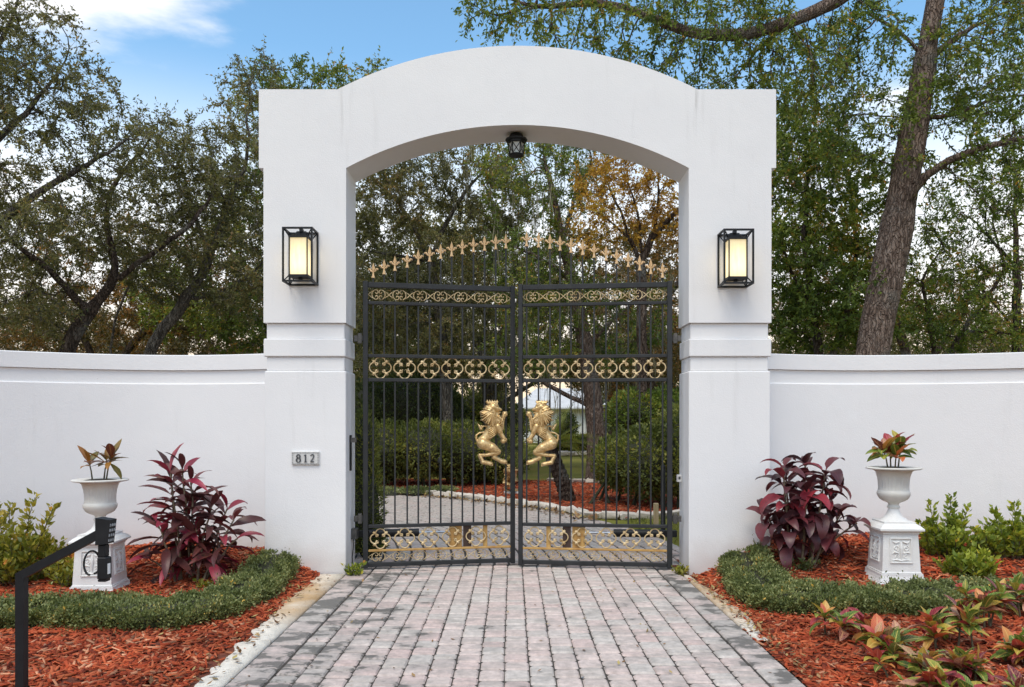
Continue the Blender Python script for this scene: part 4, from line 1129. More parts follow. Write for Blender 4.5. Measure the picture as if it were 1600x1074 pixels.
tree('oak_tree', 'many stemmed grey oak behind the garden wall beside the plaque pillar', W(240, 0, Y)[0], Y,
     [PX(Y, foot(240, Y), (225, 600), (235, 540), (290, 470), (330, 400), (352, 330), (385, 250)), PX(Y, foot(200, Y), (176, 620), (172, 545), (184, 480), (215, 420)), PX(Y, (290, 470), (370, 450), (420, 400)), PX(Y, (330, 400), (300, 330), (285, 260))],
     [lobe(330, 330, Y, 100, 90, 1.2, 360), lobe(385, 235, Y, 60, 90, 1.0, 260), lobe(290, 260, Y, 55, 70, .9, 160), lobe(370, 430, Y, 90, 70, 1.3, 300), lobe(260, 420, Y, 90, 60, 1.2, 220), lobe(395, 130, Y, 38, 55, .6, 110)],
     OAK, 103, .18, .27, .055, 8, 3, .27, trunk_r=.115, clumpy=.16)
Y = 18.5
tree('oak_tree', 'dense dark oak behind the plaque pillar, its top showing over the arch shoulder', W(420, 0, Y)[0], Y,
     [PX(Y, foot(430, Y), (430, 560), (420, 450), (440, 330), (470, 200), (490, 120)), PX(Y, (420, 450), (350, 380), (300, 350)), PX(Y, (440, 330), (540, 230), (590, 140))],
     [lobe(430, 330, Y, 110, 130, 1.8, 300), lobe(480, 170, Y, 120, 75, 1.5, 380), lobe(575, 140, Y, 55, 45, 1.0, 130), lobe(330, 480, Y, 130, 70, 1.6, 300), lobe(430, 500, Y, 80, 90, 1.6, 180)],
     (M['bark_dark'], M['leaf_green']), 104, .22, .33, .075, 8, 3, .32, trunk_r=.19)
Y = 20
tree('oak_tree', 'low bushy oak filling the gap above the garden wall at far left', W(150, 0, Y)[0], Y,
     [PX(Y, foot(150, Y), (160, 600), (120, 500), (60, 450)), PX(Y, (160, 600), (220, 520), (280, 470))],
     [lobe(60, 470, Y, 150, 70, 2, 420), lobe(230, 490, Y, 140, 60, 2, 380), lobe(150, 400, Y, 130, 60, 2, 280), lobe(330, 440, Y, 100, 90, 2, 300)],
     (M['bark_dark'], M['leaf_rust']), 105, .26, .36, .070, 9, 3, .32, trunk_r=.13, bare=.05)

# right of the arch
Y = 11.0
tree('shade_tree', 'big leaning tree with a thick furrowed brown trunk behind the wall right of the arch', W(1348, 0, Y)[0], Y,
     [PX(Y, foot(1346, Y), (1352, 640), (1362, 550), (1386, 430), (1403, 340), (1418, 265), (1432, 180), (1447, 95), (1462, 0), (1482, -110), (1500, -230)),
      PX(Y, (1403, 340), (1425, 300, 10.8), (1452, 265, 10.6), (1500, 240, 10.4), (1550, 228, 10.2), (1640, 205, 10)),
      PX(Y, (1432, 180), (1470, 188), (1515, 170), (1560, 150), (1640, 150)),
      PX(Y, (1482, -110), (1420, -80, 10.6), (1360, -40, 10.3), (1310, 2, 10.1), (1240, 32, 10), (1180, 56, 9.9), (1130, 55, 9.8), (1088, 60, 9.7), (1040, 38, 9.6), (985, 12, 9.5), (920, 0, 9.4), (840, 15, 9.3)),
      PX(Y, (1310, 2, 10.1), (1240, 30, 10.3), (1200, 60, 10.4), (1155, 110, 10.5)),
      PX(Y, (1386, 430), (1350, 440, 10.8), (1330, 460, 10.7)),
      PX(Y, (1447, 95), (1520, 40, 11.4), (1600, 10, 11.6)), PX(Y, (1447, 95), (1400, 40), (1350, 20))],
     [lobe(880, 30, 9.4, 70, 60, .8, 300), lobe(960, 60, 9.6, 70, 45, .8, 230), lobe(780, 0, 9.3, 60, 50, .7, 150), lobe(1060, 70, 9.8, 80, 70, .9, 200), lobe(1170, 80, 10.2, 70, 70, .9, 180),
      lobe(1130, -20, 9.9, 130, 40, .9, 150), lobe(1260, 110, 10.4, 70, 90, 1.0, 240), lobe(1330, 90, 10.8, 70, 100, 1.2, 260), lobe(1350, 220, 11, 60, 70, 1.2, 160), lobe(1540, 70, 11.2, 110, 90, 1.3, 420),
      lobe(1570, 210, 10.4, 80, 70, 1.0, 260), lobe(1500, 150, 11, 60, 60, 1.2, 150), lobe(1620, 300, 10.2, 60, 60, .9, 110), lobe(1490, 260, 10.6, 50, 40, .8, 110)],
     (M['bark_big'], M['leaf_green']), 111, .16, .25, .052, 6, 3, .24, trunk_r=.208, limbk=.86, droop=.35, clumpy=.12, thick=.012)
Y = 13.0
tree('bushy_tree', 'dense green bushy tree between the arch and the thick leaning trunk', W(1290, 0, Y)[0], Y,
     [PX(Y, foot(1290, Y), (1285, 600), (1270, 480), (1255, 380), (1262, 280)), PX(Y, (1285, 600), (1320, 500), (1340, 400), (1330, 300)), PX(Y, (1270, 480), (1230, 420), (1210, 330))],
     [lobe(1265, 260, Y, 75, 80, 1.0, 270), lobe(1320, 330, Y, 70, 90, 1.1, 280), lobe(1240, 380, Y, 70, 80, 1.1, 280), lobe(1280, 480, Y, 90, 75, 1.2, 330), lobe(1350, 470, Y, 50, 80, 1.1, 170), lobe(1230, 190, 13.4, 50, 50, .9, 120)],
     (M['bark_dark'], M['leaf_green']), 112, .17, .25, .062, 9, 3, .27, trunk_r=.10, clumpy=.18)
Y = 13.6
tree('bushy_tree', 'loose leafy tree above the wall right of the thick leaning trunk', W(1470, 0, Y)[0], Y,
     [PX(Y, foot(1470, Y), (1465, 600), (1455, 520), (1440, 440)), PX(Y, (1465, 600), (1500, 520), (1540, 470), (1570, 420)), PX(Y, (1500, 520), (1580, 520))],
     [lobe(1455, 440, Y, 55, 60, 1, 210), lobe(1470, 510, Y, 70, 45, 1.1, 280), lobe(1550, 430, Y, 60, 60, 1.0, 110), lobe(1560, 515, Y, 80, 40, 1.1, 280), lobe(1485, 350, Y, 60, 45, 1.0, 120), lobe(1550, 310, Y, 60, 45, 1.0, 110)],
     (M['bark_dark'], M['leaf_green']), 113, .17, .26, .055, 6, 3, .26, trunk_r=.07)
Y = 14.2
tree('slender_tree', 'slender reddish straight trunk with sparse rusty twigs near the right frame edge', W(1588, 0, Y)[0], Y,
     [PX(Y, foot(1590, Y), (1590, 550), (1588, 420), (1586, 300), (1583, 180)), PX(Y, (1588, 420), (1540, 360), (1500, 330)), PX(Y, (1590, 520), (1540, 460), (1495, 440)), PX(Y, (1586, 300), (1630, 250))],
     [lobe(1545, 360, Y, 70, 50, .9, 110), lobe(1560, 270, Y, 60, 60, .9, 110), lobe(1540, 440, Y, 60, 40, .9, 90), lobe(1640, 350, Y, 50, 110, .9, 100)],
     (M['bark_dark'], M['leaf_rust']), 114, .18, .28, .05, 5, 2, .26, trunk_r=.075, bare=.3)
Y = 21
tree('bushy_tree', 'rust tinged tree far behind the thick leaning trunk', W(1430, 0, Y)[0], Y,
     [PX(Y, foot(1430, Y), (1430, 600), (1400, 500), (1370, 400)), PX(Y, (1430, 600), (1500, 500), (1540, 420))],
     [lobe(1300, 430, Y, 110, 90, 2, 260), lobe(1420, 480, Y, 110, 50, 2, 220), lobe(1540, 470, Y, 100, 60, 2, 160), lobe(1250, 260, Y, 70, 90, 1.6, 200)],
     (M['bark_dark'], M['leaf_rust']), 115, .26, .38, .075, 7, 3, .32, trunk_r=.14)

# through the arch
Y = 22.0
tree('oak_tree', 'spreading dark oak seen through the gate leaf with the plaque pillar', W(700, 0, Y)[0], Y,
     [PX(Y, foot(700, Y), (700, 640), (690, 520), (672, 410), (640, 340), (600, 290), (570, 270)), PX(Y, (672, 410), (700, 340), (740, 280), (790, 240)), PX(Y, (690, 520), (740, 450), (790, 400)), PX(Y, (672, 410), (620, 400), (570, 390))],
     [lobe(590, 320, Y, 70, 80, 1.6, 320), lobe(660, 300, Y, 80, 60, 1.6, 260), lobe(600, 470, Y, 80, 90, 1.6, 360), lobe(690, 420, Y, 80, 70, 1.6, 280), lobe(770, 330, Y, 60, 80, 1.4, 220), lobe(620, 265, Y, 70, 40, 1.6, 160), lobe(740, 255, Y, 80, 40, 1.6, 200), lobe(720, 520, Y, 80, 70, 1.6, 240)],
     (M['bark_oak'], M['leaf_oak']), 121, .20, .30, .064, 9, 3, .30, trunk_r=.15, moss=90)
Y = 20.0
tree('oak_tree', 'leaning oak with a reddish brown trunk seen through the gate behind the lion ornaments', W(935, 0, Y)[0], Y,
     [PX(Y, foot(935, Y), (930, 640), (915, 540), (895, 440), (878, 380), (868, 310), (850, 250)), PX(Y, (895, 440), (840, 400), (790, 380)), PX(Y, (878, 380), (900, 300), (930, 250)), PX(Y, (915, 540), (980, 480), (1030, 450)), PX(Y, (930, 640), (850, 600), (800, 560))],
     [lobe(860, 290, Y, 80, 60, 1.8, 330), lobe(820, 420, Y, 60, 80, 1.8, 260), lobe(900, 470, Y, 70, 60, 1.8, 220), lobe(970, 520, Y, 80, 50, 1.8, 200), lobe(830, 550, Y, 80, 50, 1.8, 200), lobe(790, 270, Y, 50, 50, 1.4, 140), lobe(880, 235, Y, 80, 40, 1.6, 180)],
     (M['bark_big'], M['leaf_green']), 122, .22, .33, .068, 7, 3, .30, trunk_r=.25, moss=120)
Y = 18.0
tree('autumn_tree', 'orange leaved tree with a forked dark trunk seen under the right half of the arch', W(1003, 0, Y)[0], Y,
     [PX(Y, foot(1005, Y), (1003, 600), (1003, 480), (1002, 410), (985, 370), (955, 350), (930, 330)), PX(Y, (1002, 410), (1003, 360), (990, 310), (975, 270)), PX(Y, (1002, 410), (1022, 365), (1030, 310), (1028, 260)), PX(Y, (985, 370), (960, 310), (940, 270)), PX(Y, (1022, 365), (1070, 320), (1110, 280))],
     [lobe(950, 290, Y, 55, 50, 1.2, 260), lobe(1010, 270, Y, 55, 45, 1.2, 200), lobe(930, 350, Y, 40, 40, 1.0, 110), lobe(1060, 330, Y, 60, 70, 1.2, 160), lobe(1140, 260, Y, 90, 60, 1.2, 150), lobe(985, 350, Y, 35, 40, .8, 50)],
     (M['bark_dark'], M['leaf_orange']), 123, .19, .28, .060, 7, 3, .27, trunk_r=.115)
Y = 26.0
tree('oak_tree', 'far mossy oak between the two gate leaves', W(770, 0, Y)[0], Y,
     [PX(Y, foot(770, Y), (768, 640), (760, 560), (720, 480), (660, 430)), PX(Y, (760, 560), (810, 470), (850, 400)), PX(Y, (768, 640), (850, 590), (900, 560))],
     [lobe(650, 480, Y, 110, 80, 2.5, 360), lobe(800, 460, Y, 110, 70, 2.5, 300), lobe(760, 570, Y, 130, 45, 2.5, 280), lobe(900, 560, Y, 80, 50, 2.5, 170), lobe(620, 580, Y, 70, 60, 2.5, 180)],
     (M['bark_oak'], M['leaf_oak']), 124, .30, .42, .085, 8, 3, .40, trunk_r=.26, moss=160)
Y = 27.0
tree('oak_tree', 'far dark trunked oak behind the round bush seen through the gate', W(1030, 0, Y)[0], Y,
     [PX(Y, foot(1030, Y), (1020, 620), (1000, 540), (960, 470)), PX(Y, (1000, 540), (1050, 450), (1090, 400)), PX(Y, (1020, 620), (940, 570))],
     [lobe(1000, 480, Y, 100, 80, 2.5, 260), lobe(1060, 560, Y, 80, 60, 2.5, 230), lobe(930, 590, Y, 60, 45, 2, 140), lobe(1120, 420, Y, 80, 90, 2.5, 220)],
     (M['bark_dark'], M['leaf_rust']), 125, .30, .42, .080, 7, 3, .38, trunk_r=.24, moss=120)

Y = 33.0
tree('oak_tree', 'broad dark oak filling the background behind the far mossy oak', W(690, 0, Y)[0], Y,
     [PX(Y, foot(690, Y), (690, 630), (670, 540), (620, 440), (590, 360)), PX(Y, (670, 540), (740, 450), (790, 360)), PX(Y, (690, 630), (600, 580), (540, 540))],
     [lobe(600, 420, Y, 110, 90, 3, 330), lobe(720, 400, Y, 100, 90, 3, 330), lobe(650, 540, Y, 150, 60, 3, 380), lobe(800, 500, Y, 90, 80, 3, 260), lobe(540, 520, Y, 80, 80, 3, 200)],
     (M['bark_dark'], M['leaf_oak']), 126, .36, .50, .12, 10, 3, .46, trunk_r=.28)
Y = 35.0
tree('oak_tree', 'broad dark oak in the background behind the orange leaved tree', W(960, 0, Y)[0], Y,
     [PX(Y, foot(960, Y), (960, 630), (950, 540), (900, 450), (880, 370)), PX(Y, (950, 540), (1010, 440), (1040, 360)), PX(Y, (960, 630), (1040, 570), (1090, 520))],
     [lobe(890, 430, Y, 90, 90, 3, 300), lobe(1010, 400, Y, 90, 70, 3, 240), lobe(1000, 540, Y, 130, 55, 3, 330), lobe(880, 560, Y, 80, 45, 3, 220), lobe(1110, 460, Y, 90, 100, 3, 260)],
     (M['bark_dark'], M['leaf_rust']), 127, .36, .50, .115, 9, 3, .46, trunk_r=.26)

# ------------------------------------------------------------------ far belt: copies of two loose trees
def copy_tree(o, loc, rz, s):
    c = o.copy(); COL.objects.link(c); c.location = loc; c.rotation_euler = (0, 0, rz); c.scale = (s, s, s)
    for ch in o.children:
        d = ch.copy(); COL.objects.link(d); d.parent = c
    return c
# twiggy scrub oaks between the near trees and the lawn, seen just over the walls
scr = [tree('scrub_oak', 'low twiggy scrub oak showing over the garden wall between the larger trunks', 0, 25,
     [[(0, 25, 0), (.1, 25, 1.2), (.5, 25, 2.6), (.9, 25.1, 3.8)], [(.1, 25, 1.2), (-.7, 25, 2.3), (-1.3, 24.9, 3.2)]],
     [((.4, 25, 3.9), (2.2, 1.6, 1.2), 210), ((-.8, 25, 3.0), (1.9, 1.5, 1.2), 180), ((.8, 25, 2.2), (2.0, 1.4, .9), 110)], (M['bark_dark'], M[mt]), sd, .22, .32, .075, 5, 3, .32, group='scrub oaks behind the garden walls')
     for sd, mt in ((141, 'leaf_oak'), (142, 'leaf_rust'))]
rs = random.Random(5)
for k, (px, Yd, s_) in enumerate(((-110, 25, 1.0), (-10, 23, .95), (70, 27, 1.1), (150, 24, .95), (225, 28, 1.15), (300, 24, 1.05), (375, 27, 1.1), (1225, 26, 1.1), (1305, 23, .95), (1400, 27, 1.1), (1475, 24, .95), (1550, 26, 1.0), (1640, 24, .95), (1760, 27, 1.1))):
    if k < 2: scr[k].location = W(px, HY, Yd) * np.array((1, 1, 0)); scr[k].scale = (s_,) * 3
    else: copy_tree(scr[k % 2], W(px, HY, Yd) * np.array((1, 1, 0)), rs.random() * 6.28, s_)
far_a = tree('distant_tree', 'distant tree beyond the lawn', -4, 44, [[(-4, 44, 0), (-4, 44, 1.6), (-4.4, 44, 3.2), (-5, 44, 4.6)], [(-4, 44, 1.6), (-3, 44.3, 3.4), (-2.2, 44, 4.8)]],
             [((-4, 44, 4.2), (3.4, 2.4, 2.4), 380), ((-4.5, 44, 2.2), (3.0, 2.2, 1.4), 200)], (M['bark_dark'], M['leaf_dark']), 131, .36, .5, .15, 8, 3, .5, group='distant trees beyond the lawn')
rf = random.Random(77)

for px, Yd, s in ((-260, 40, .9), (-120, 46, .8), (10, 42, .75), (120, 48, .85), (250, 40, .7), (380, 46, .9), (560, 44, 1.1), (650, 52, 1.3), (1010, 50, 1.2), (1090, 44, 1.0), (1200, 46, .9), (1330, 42, .8), (1460, 48, .75), (1590, 44, .7), (1720, 46, .9), (1880, 42, .9)):
    copy_tree(far_a, W(px, HY, Yd) * np.array((1, 1, 0)), rf.random() * 6.28, s)
far_a.location = (-9.5, 43, 0)

# ------------------------------------------------------------------ the garden behind the gate
def bush(name, label, cat, blobs, mat, leaf, n, seed, group=None, core=True, spread=.7, aspect=.5, tsig=.18, stems=0):
    """clipped or mounded bush: leaves through the shell of overlapping ellipsoids, dark twigs inside"""
    rng = np.random.default_rng(seed)
    c0 = np.array(blobs[0][0]); base = np.array((c0[0], c0[1], 0.0))
    root = thing(name, label, cat, tuple(base), 0, group)
    vol = np.array([b[1][0] * b[1][1] + b[1][1] * b[1][2] + b[1][0] * b[1][2] for b in blobs]); cnt = (n * vol / vol.sum()).astype(int)
    P = []; N = []; t = []; mb = MB()
    for (c, r), k in zip(blobs, cnt):
        c = np.array(c) - base; r = np.array(r)
        d = rng.normal(0, 1, (k, 3)); d /= np.linalg.norm(d, axis=1, keepdims=True)
        lump = 1 + .07 * np.sin(d @ np.array((7, 5, 6.0)) * 1.3 + seed) + .05 * np.sin(d @ np.array((-9, 13, 8.0)) + 2 * seed)
        p = c + d * r * (lump * (1 - .28 * rng.random(k) ** 2.2))[:, None]
        P.append(p); N.append(d + np.array((0, 0, .35))); t.append(.45 + .18 * np.sin(p @ np.array((3.1, 2.3, 4.2)) + seed))
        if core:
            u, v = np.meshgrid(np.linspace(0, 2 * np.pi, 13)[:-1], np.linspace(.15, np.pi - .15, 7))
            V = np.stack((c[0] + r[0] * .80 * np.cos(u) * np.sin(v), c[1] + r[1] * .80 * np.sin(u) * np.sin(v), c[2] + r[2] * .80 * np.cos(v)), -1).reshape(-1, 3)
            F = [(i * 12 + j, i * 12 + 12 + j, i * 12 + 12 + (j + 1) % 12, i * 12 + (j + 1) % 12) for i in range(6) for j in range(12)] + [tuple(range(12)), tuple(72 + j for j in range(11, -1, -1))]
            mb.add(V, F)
    for k in range(stems):
        b_ = blobs[k % len(blobs)]; c = np.array(b_[0]) - base
        x0_ = c + np.array((rng.normal(0, .3), rng.normal(0, .3), 0)); x0_[2] = 0
        mb.tube(np.stack([x0_, x0_ * .5 + c * .5 + rng.normal(0, .12, 3), c + rng.normal(0, .2, 3)]), (.035, .025, .015), 5)
    if mb.v: part('branches', mb, M['core'], root)
    P = np.concatenate(P); N = np.concatenate(N); t = np.concatenate(t); k = P[:, 2] > .05
    V, Q, tt = leaf_cloud(P[k], N[k], leaf, rng, aspect, spread, .25, t[k], tsig)
    obj('foliage', fastmesh('foliage', V, Q, mat, tt), root)
    return root
def bl(px, py, Y, rx, rz, ry): c, r, _ = lobe(px, py, Y, rx, rz, ry, 0); return (tuple(c), r)

bush('juniper', 'tall feathery green juniper just behind the plaque pillar at the gate hinge', 'shrub',
     [bl(572, 800, 8.95, 26, 95, .22), bl(568, 710, 9.0, 22, 70, .2), bl(580, 850, 8.95, 22, 45, .22)], M['leaf_hedge'], .05, 7000, 41, spread=.5, aspect=.28)
bush('hedge', 'long mounded green hedge across the garden behind the gate leaf with the plaque pillar', 'hedge',
     [bl(600, 705, 19, 60, 46, 1.2), bl(665, 702, 19, 60, 44, 1.2), bl(722, 705, 19.3, 55, 46, 1.2), bl(775, 712, 19.6, 50, 40, 1.2)], M['leaf_hedge'], .075, 24000, 42, stems=10)
bush('bush', 'tall dark round bush rising behind the long hedge', 'bush', [bl(640, 636, 24, 78, 52, 1.6), bl(590, 640, 24, 50, 50, 1.4), bl(690, 650, 24, 40, 40, 1.2)], M['leaf_dark'], .10, 14000, 43)
bush('hedge', 'large sprawling olive hedge inside the gate by the pillar with the white sensor', 'hedge',
     [bl(1015, 722, 14.5, 66, 56, 1.1), bl(962, 722, 15, 34, 40, .9), bl(1066, 705, 14.2, 52, 70, 1.1)], M['leaf_hedge'], .065, 20000, 44, stems=12)
bush('bush', 'glossy dark green round bush above the sprawling olive hedge', 'bush', [bl(995, 648, 18.5, 46, 38, 1.1), bl(1035, 652, 18.5, 45, 42, 1.0)], M['leaf_green'], .075, 12000, 45)
bush('ground_cover', 'low green ground cover strip in the mulch inside the gate', 'ground cover', [bl(605, 772, 16.6, 28, 9, .5), bl(650, 770, 16.6, 30, 8, .5), bl(690, 768, 16.9, 24, 7, .5)], M['leaf_border'], .05, 5000, 46)
bush('hedge', 'bright yellow green clipped hedge at the far side of the lawn', 'hedge', [bl(905, 694, 38, 34, 13, 1.2), bl(945, 696, 38, 30, 12, 1.2), bl(880, 698, 37, 20, 9, 1)], M['leaf_lime'], .14, 6000, 47)
bush('bush', 'small rounded shrub in front of the white house', 'bush', [bl(885, 668, 44, 16, 22, 1), bl(935, 675, 46, 14, 16, 1)], M['leaf_dark'], .14, 3000, 48)

bush('bush', 'tall shaggy dark shrub far back between the two lion ornaments', 'bush', [bl(768, 640, 30, 34, 48, 1.5), bl(735, 650, 30, 30, 40, 1.3), bl(800, 662, 31, 26, 30, 1.2)], M['leaf_hedge'], .12, 7000, 49)
# red mulch island with pale edging stones
def flat(name, pts, z, mat, kind='structure'):
    me = bpy.data.meshes.new(name); me.from_pydata([(x, y, z) for x, y in pts], [], [tuple(range(len(pts)))]); me.update(); me.materials.append(mat)
    o = obj(name, me); o['kind'] = kind; return o
def gpt(px, py): Yg = CAMH * FPX / (py - HY); return (px - CX) / FPX * Yg, Yg
ea = [arc(10.22, a) for a in np.linspace(rad(78), rad(25), 26)]
eb = [(1.75, 12.45), (2.4, 12.75), (3.2, 12.95), (4.4, 13.0), (6.5, 12.8)]
back = [(7, 19.0), (3.5, 19.3), (1.5, 20.5), (-1.0, 21), (-7, 21.5), (-7.0, 17.6), (-4.4, 17.9)]
flat('lawn', [(1.75, 8.6), (12, 8.6), (40, 60), (-40, 60), (-14, 20), (-5.5, 18.0)] , -.030, M['lawn'])
isl = flat('mulch_island', ea + eb + back, -.010, M['mulchbase'])
n = 15000; x = RNG.uniform(-7, 6.5, n); y = RNG.uniform(11.5, 21, n)
def inside(poly, x, y):
    r = np.zeros(len(x), bool); p = np.array(poly)
    for (x0_, y0_), (x1_, y1_) in zip(p, np.roll(p, -1, 0)):
        c = (y0_ > y) != (y1_ > y); xx = (x1_ - x0_) * (y - y0_) / ((y1_ - y0_) if y1_ != y0_ else 1e-9) + x0_; r ^= c & (x < xx)
    return r
_poly = ea + eb + back
chips('bark_mulch', (-7, 6.5), (11.5, 21), 26000, lambda x, y: np.full(len(x), -.008), lambda x, y: inside(_poly, x, y), .06, .18)
M['stone'] = simple('pale_edging_stone', (.50, .44, .37), (.66, .60, .53), 6, .8, 0, 20, .6, .02, coord='World')
es = thing('stone_edging', 'line of pale scalloped edging stones round the red mulch island', 'edging', (0, 0, 0))
path = resample([(x, y, 0) for x, y in ea + eb], .05); sl = 0; r = random.Random(6); i = 0
_es = []
for _ in range(5):
    w_, h_ = .30, .105
    mb = MB().bbox((0, 0, .03), (w_, .13, h_), .035); v = mb.v[-1]; v += np.array([[r.gauss(0, .010), r.gauss(0, .010), r.gauss(0, .012)] for _ in v]); _es.append(mb.mesh('edging_stone', M['stone'], True))
while i < len(path) - 8:
    p, q = path[i], path[i + 6]; d = q - p
    obj('edging_stone', r.choice(_es), es, tuple((p + q) / 2 + np.array((0, 0, r.uniform(-.01, .015)))), (r.gauss(0, .05), r.gauss(0, .05), math.atan2(d[1], d[0]) + r.gauss(0, .08)))
    i += 6
es2 = thing('stone_edging', 'short far row of pale edging stones between lawn and mulch', 'edging', (0, 0, 0))
for k in range(16):
    obj('edging_stone', r.choice(_es), es2, (1.05 + k * .31, 19.85 - .05 * k + .3 * math.exp(-k * .5), .01), (0, 0, r.gauss(-.1, .08)))
es3 = thing('stone_edging', 'distant low stone border beyond the lawn', 'edging', (0, 0, 0))
for k in range(9):
    a0_ = W(832 + 12 * k, 0, 36)
    obj('edging_stone', r.choice(_es), es3, (a0_[0], 36 - .1 * k, .05), (0, 0, r.gauss(0, .1)), (1.3, 1.3, 1.8))
n = 900; rr = np.random.default_rng(15); a = rr.uniform(rad(22), rad(80), n); rd = 10.10 - np.abs(rr.normal(0, .16, n)); xx, yy = arc(rd, a)
def litter(name, X, Y, Z, size, seed):
    rng = np.random.default_rng(seed); n = len(X)
    N = np.stack((rng.normal(0, 1, n), rng.normal(0, 1, n), rng.normal(.1, .12, n)), -1)
    P = np.stack((X, Y, Z), -1)
    d = N / np.linalg.norm(N, axis=1, keepdims=True); s_ = np.cross(d, np.array((0, 0, 1.0))); s_ /= np.linalg.norm(s_, axis=1, keepdims=True); u = np.cross(s_, d)
    L = size * rng.uniform(.5, 1.4, n)[:, None]; cu = rng.uniform(.02, .3, n)[:, None]
    V = np.stack((P, P + d * L * .5 + s_ * L * .24 + u * L * cu * .3, P + d * L + u * L * cu, P + d * L * .5 - s_ * L * .24 + u * L * cu * .3), 1).reshape(-1, 3)
    Q = np.arange(n * 4).reshape(n, 4)
    o = obj(name, fastmesh(name, V, np.concatenate((Q[:, [0, 1, 2]], Q[:, [0, 2, 3]])), M['litter'])); o['kind'] = 'stuff'
litter('fallen_leaves', xx, yy, np.full(n, .006), .09, 16)
# grass tufts on the patch beside the inner drive
gx = rr.uniform(1.75, 4.5, 9000); gy = rr.uniform(8.7, 12.7, 9000); k = (np.hypot(gx - BC[0], gy - BC[1]) > 10.15)
V, Q, t = leaf_cloud(np.stack((gx[k], gy[k], np.full(k.sum(), -.028)), -1), np.tile(np.array((0, 0, 1.0)), (k.sum(), 1)), .06, rr, .12, .5, .1, None, .25)
obj('grass', fastmesh('grass', V, Q, M['leaf_hedge'], t))['kind'] = 'stuff'

# sago cycad with a leaning trunk
cy_ = thing('cycad', 'dark cycad with a leaning trunk and arching fronds in the red mulch', 'cycad', (*gpt(892, 782), 0))
cb = np.array(gpt(892, 782)); Yc = cb[1]
tp = PX(Yc, (888, 784), (880, 755), (868, 725), (858, 700)); tp = [np.array(p) - np.array((cb[0], cb[1], 0)) for p in tp]
tb = MB(); pts = resample(tp, .05); r = random.Random(4)
tb.tube(pts, [.145 + .018 * (i % 2) - .0008 * i for i in range(len(pts))], 12); part('trunk', tb, M['bark_dark'], cy_)
def frond(L, droop, n=26):
    V = []; Q = []
    t = np.linspace(0, 1, n); ang = .15 - droop * t ** 1.2
    xs = np.cumsum(np.cos(ang)) * L / n; zs = np.cumsum(np.sin(ang)) * L / n
    for i in range(1, n - 1):
        w = .26 * L * math.sin(math.pi * min(1, (i + 2) / n)) ** .6 * .75
        for s in (-1, 1):
            b_ = np.array((xs[i], 0, zs[i])); e = b_ + np.array((.10 * L, s * w, .05 * L)); k = len(V)
            V += [b_ - np.array((.012, 0, 0)), b_ + np.array((.012, 0, 0)), e]; Q.append((k, k + 1, k + 2))
    mb = MB().add(V, Q); mb.tube(np.stack((xs, 0 * xs, zs), -1), np.linspace(.010, .003, n), 4, False)
    me = mb.mesh('frond', M['leaf_hedge']); a_ = me.attributes.new('tint', 'FLOAT', 'POINT'); a_.data.foreach_set('value', np.full(len(me.vertices), .5, np.float32)); return me
FR = [frond(.95, .8), frond(.95, 1.3), frond(.9, .4)]
for k in range(26):
    obj('frond', r.choice(FR), cy_, tuple(pts[-1]), (0, -r.uniform(-.2, 1.1), k * 2.4), (r.uniform(.8, 1.15),) * 3)
# gilded statue standing in the mulch
sx_, sy_ = gpt(800, 773)
stt = thing('lion_statue', 'gilded lion statue standing on the red mulch behind the two gate leaves', 'statue', (sx_ - .02, sy_ + .3, 0))
bg = obj('lion_body', lion_mesh('lion_body', M['gold'], 2.2), stt, (0, 0, .03), (0, 0, rad(-14)), (.95, 1.2, .84))
part('plinth', MB().bbox((0, 0, .0), (.30, .22, .09), .01), M['plaster'], stt)
# garden lamp stake, timber post, dark post
x, y = gpt(687, 768)
gl = thing('path_light', 'slim dark path light standing in the mulch behind the gate', 'path light', (x, y, 0))
part('stake', MB().tube([(0, 0, -.05), (0, 0, .62)], .018, 8), M['black'], gl); part('cap', MB().lathe([(.05, .62), (.055, .66), (.03, .72), (.008, .75)], 10), M['black'], gl, True)
x, y = gpt(1025, 822)
po = thing('timber_post', 'short pale timber post in the grass inside the gate', 'post', (x, y, 0)); part('post', MB().bbox((0, 0, .12), (.07, .07, .42), .008), simple('weathered_timber', (.30, .22, .12), (.46, .36, .22), 8, .8, stretch=(4, 4, .6)), po)
x, y = gpt(1036, 838)
po = thing('gate_stop_post', 'dark round gate post in the grass beside the timber post', 'post', (x, y, 0)); part('post', MB().tube([(0, 0, -.1), (0, 0, .9)], .032, 10), M['black'], po); part('cap', MB().lathe([(.034, .90), (.036, .92), (.01, .94)], 10), M['black'], po)

# white house far across the lawn
M['housewhite'] = simple('white_house_wall', (.74, .74, .74), (.80, .80, .80), 2, .8)
M['roof'] = simple('pale_grey_shingles', (.50, .50, .50), (.62, .62, .62), 3, .8)
M['glass'] = simple('dark_window_glass', (.05, .06, .07), (.09, .10, .11), 1, .1)
hx, hy = W(905, 0, 58)[0], 58
ho = thing('white_house', 'white house with a pale roof glimpsed across the lawn through the gate', 'house', (hx, hy, 0))
part('wall', MB().box((0, 3, 1.25), (9.0, 6, 2.5)), M['housewhite'], ho)
part('roof', MB().add([(-5, -.6, 2.45), (5, -.6, 2.45), (5, 6.6, 2.45), (-5, 6.6, 2.45), (-3, 3, 4.1), (3, 3, 4.1), (-5, -.6, 2.55), (5, -.6, 2.55), (5, 6.6, 2.55), (-5, 6.6, 2.55)],
     [(3, 2, 1, 0), (0, 1, 7, 6), (1, 2, 8, 7), (2, 3, 9, 8), (3, 0, 6, 9), (6, 7, 5, 4), (7, 8, 5), (8, 9, 4, 5), (9, 6, 4)]), M['roof'], ho)
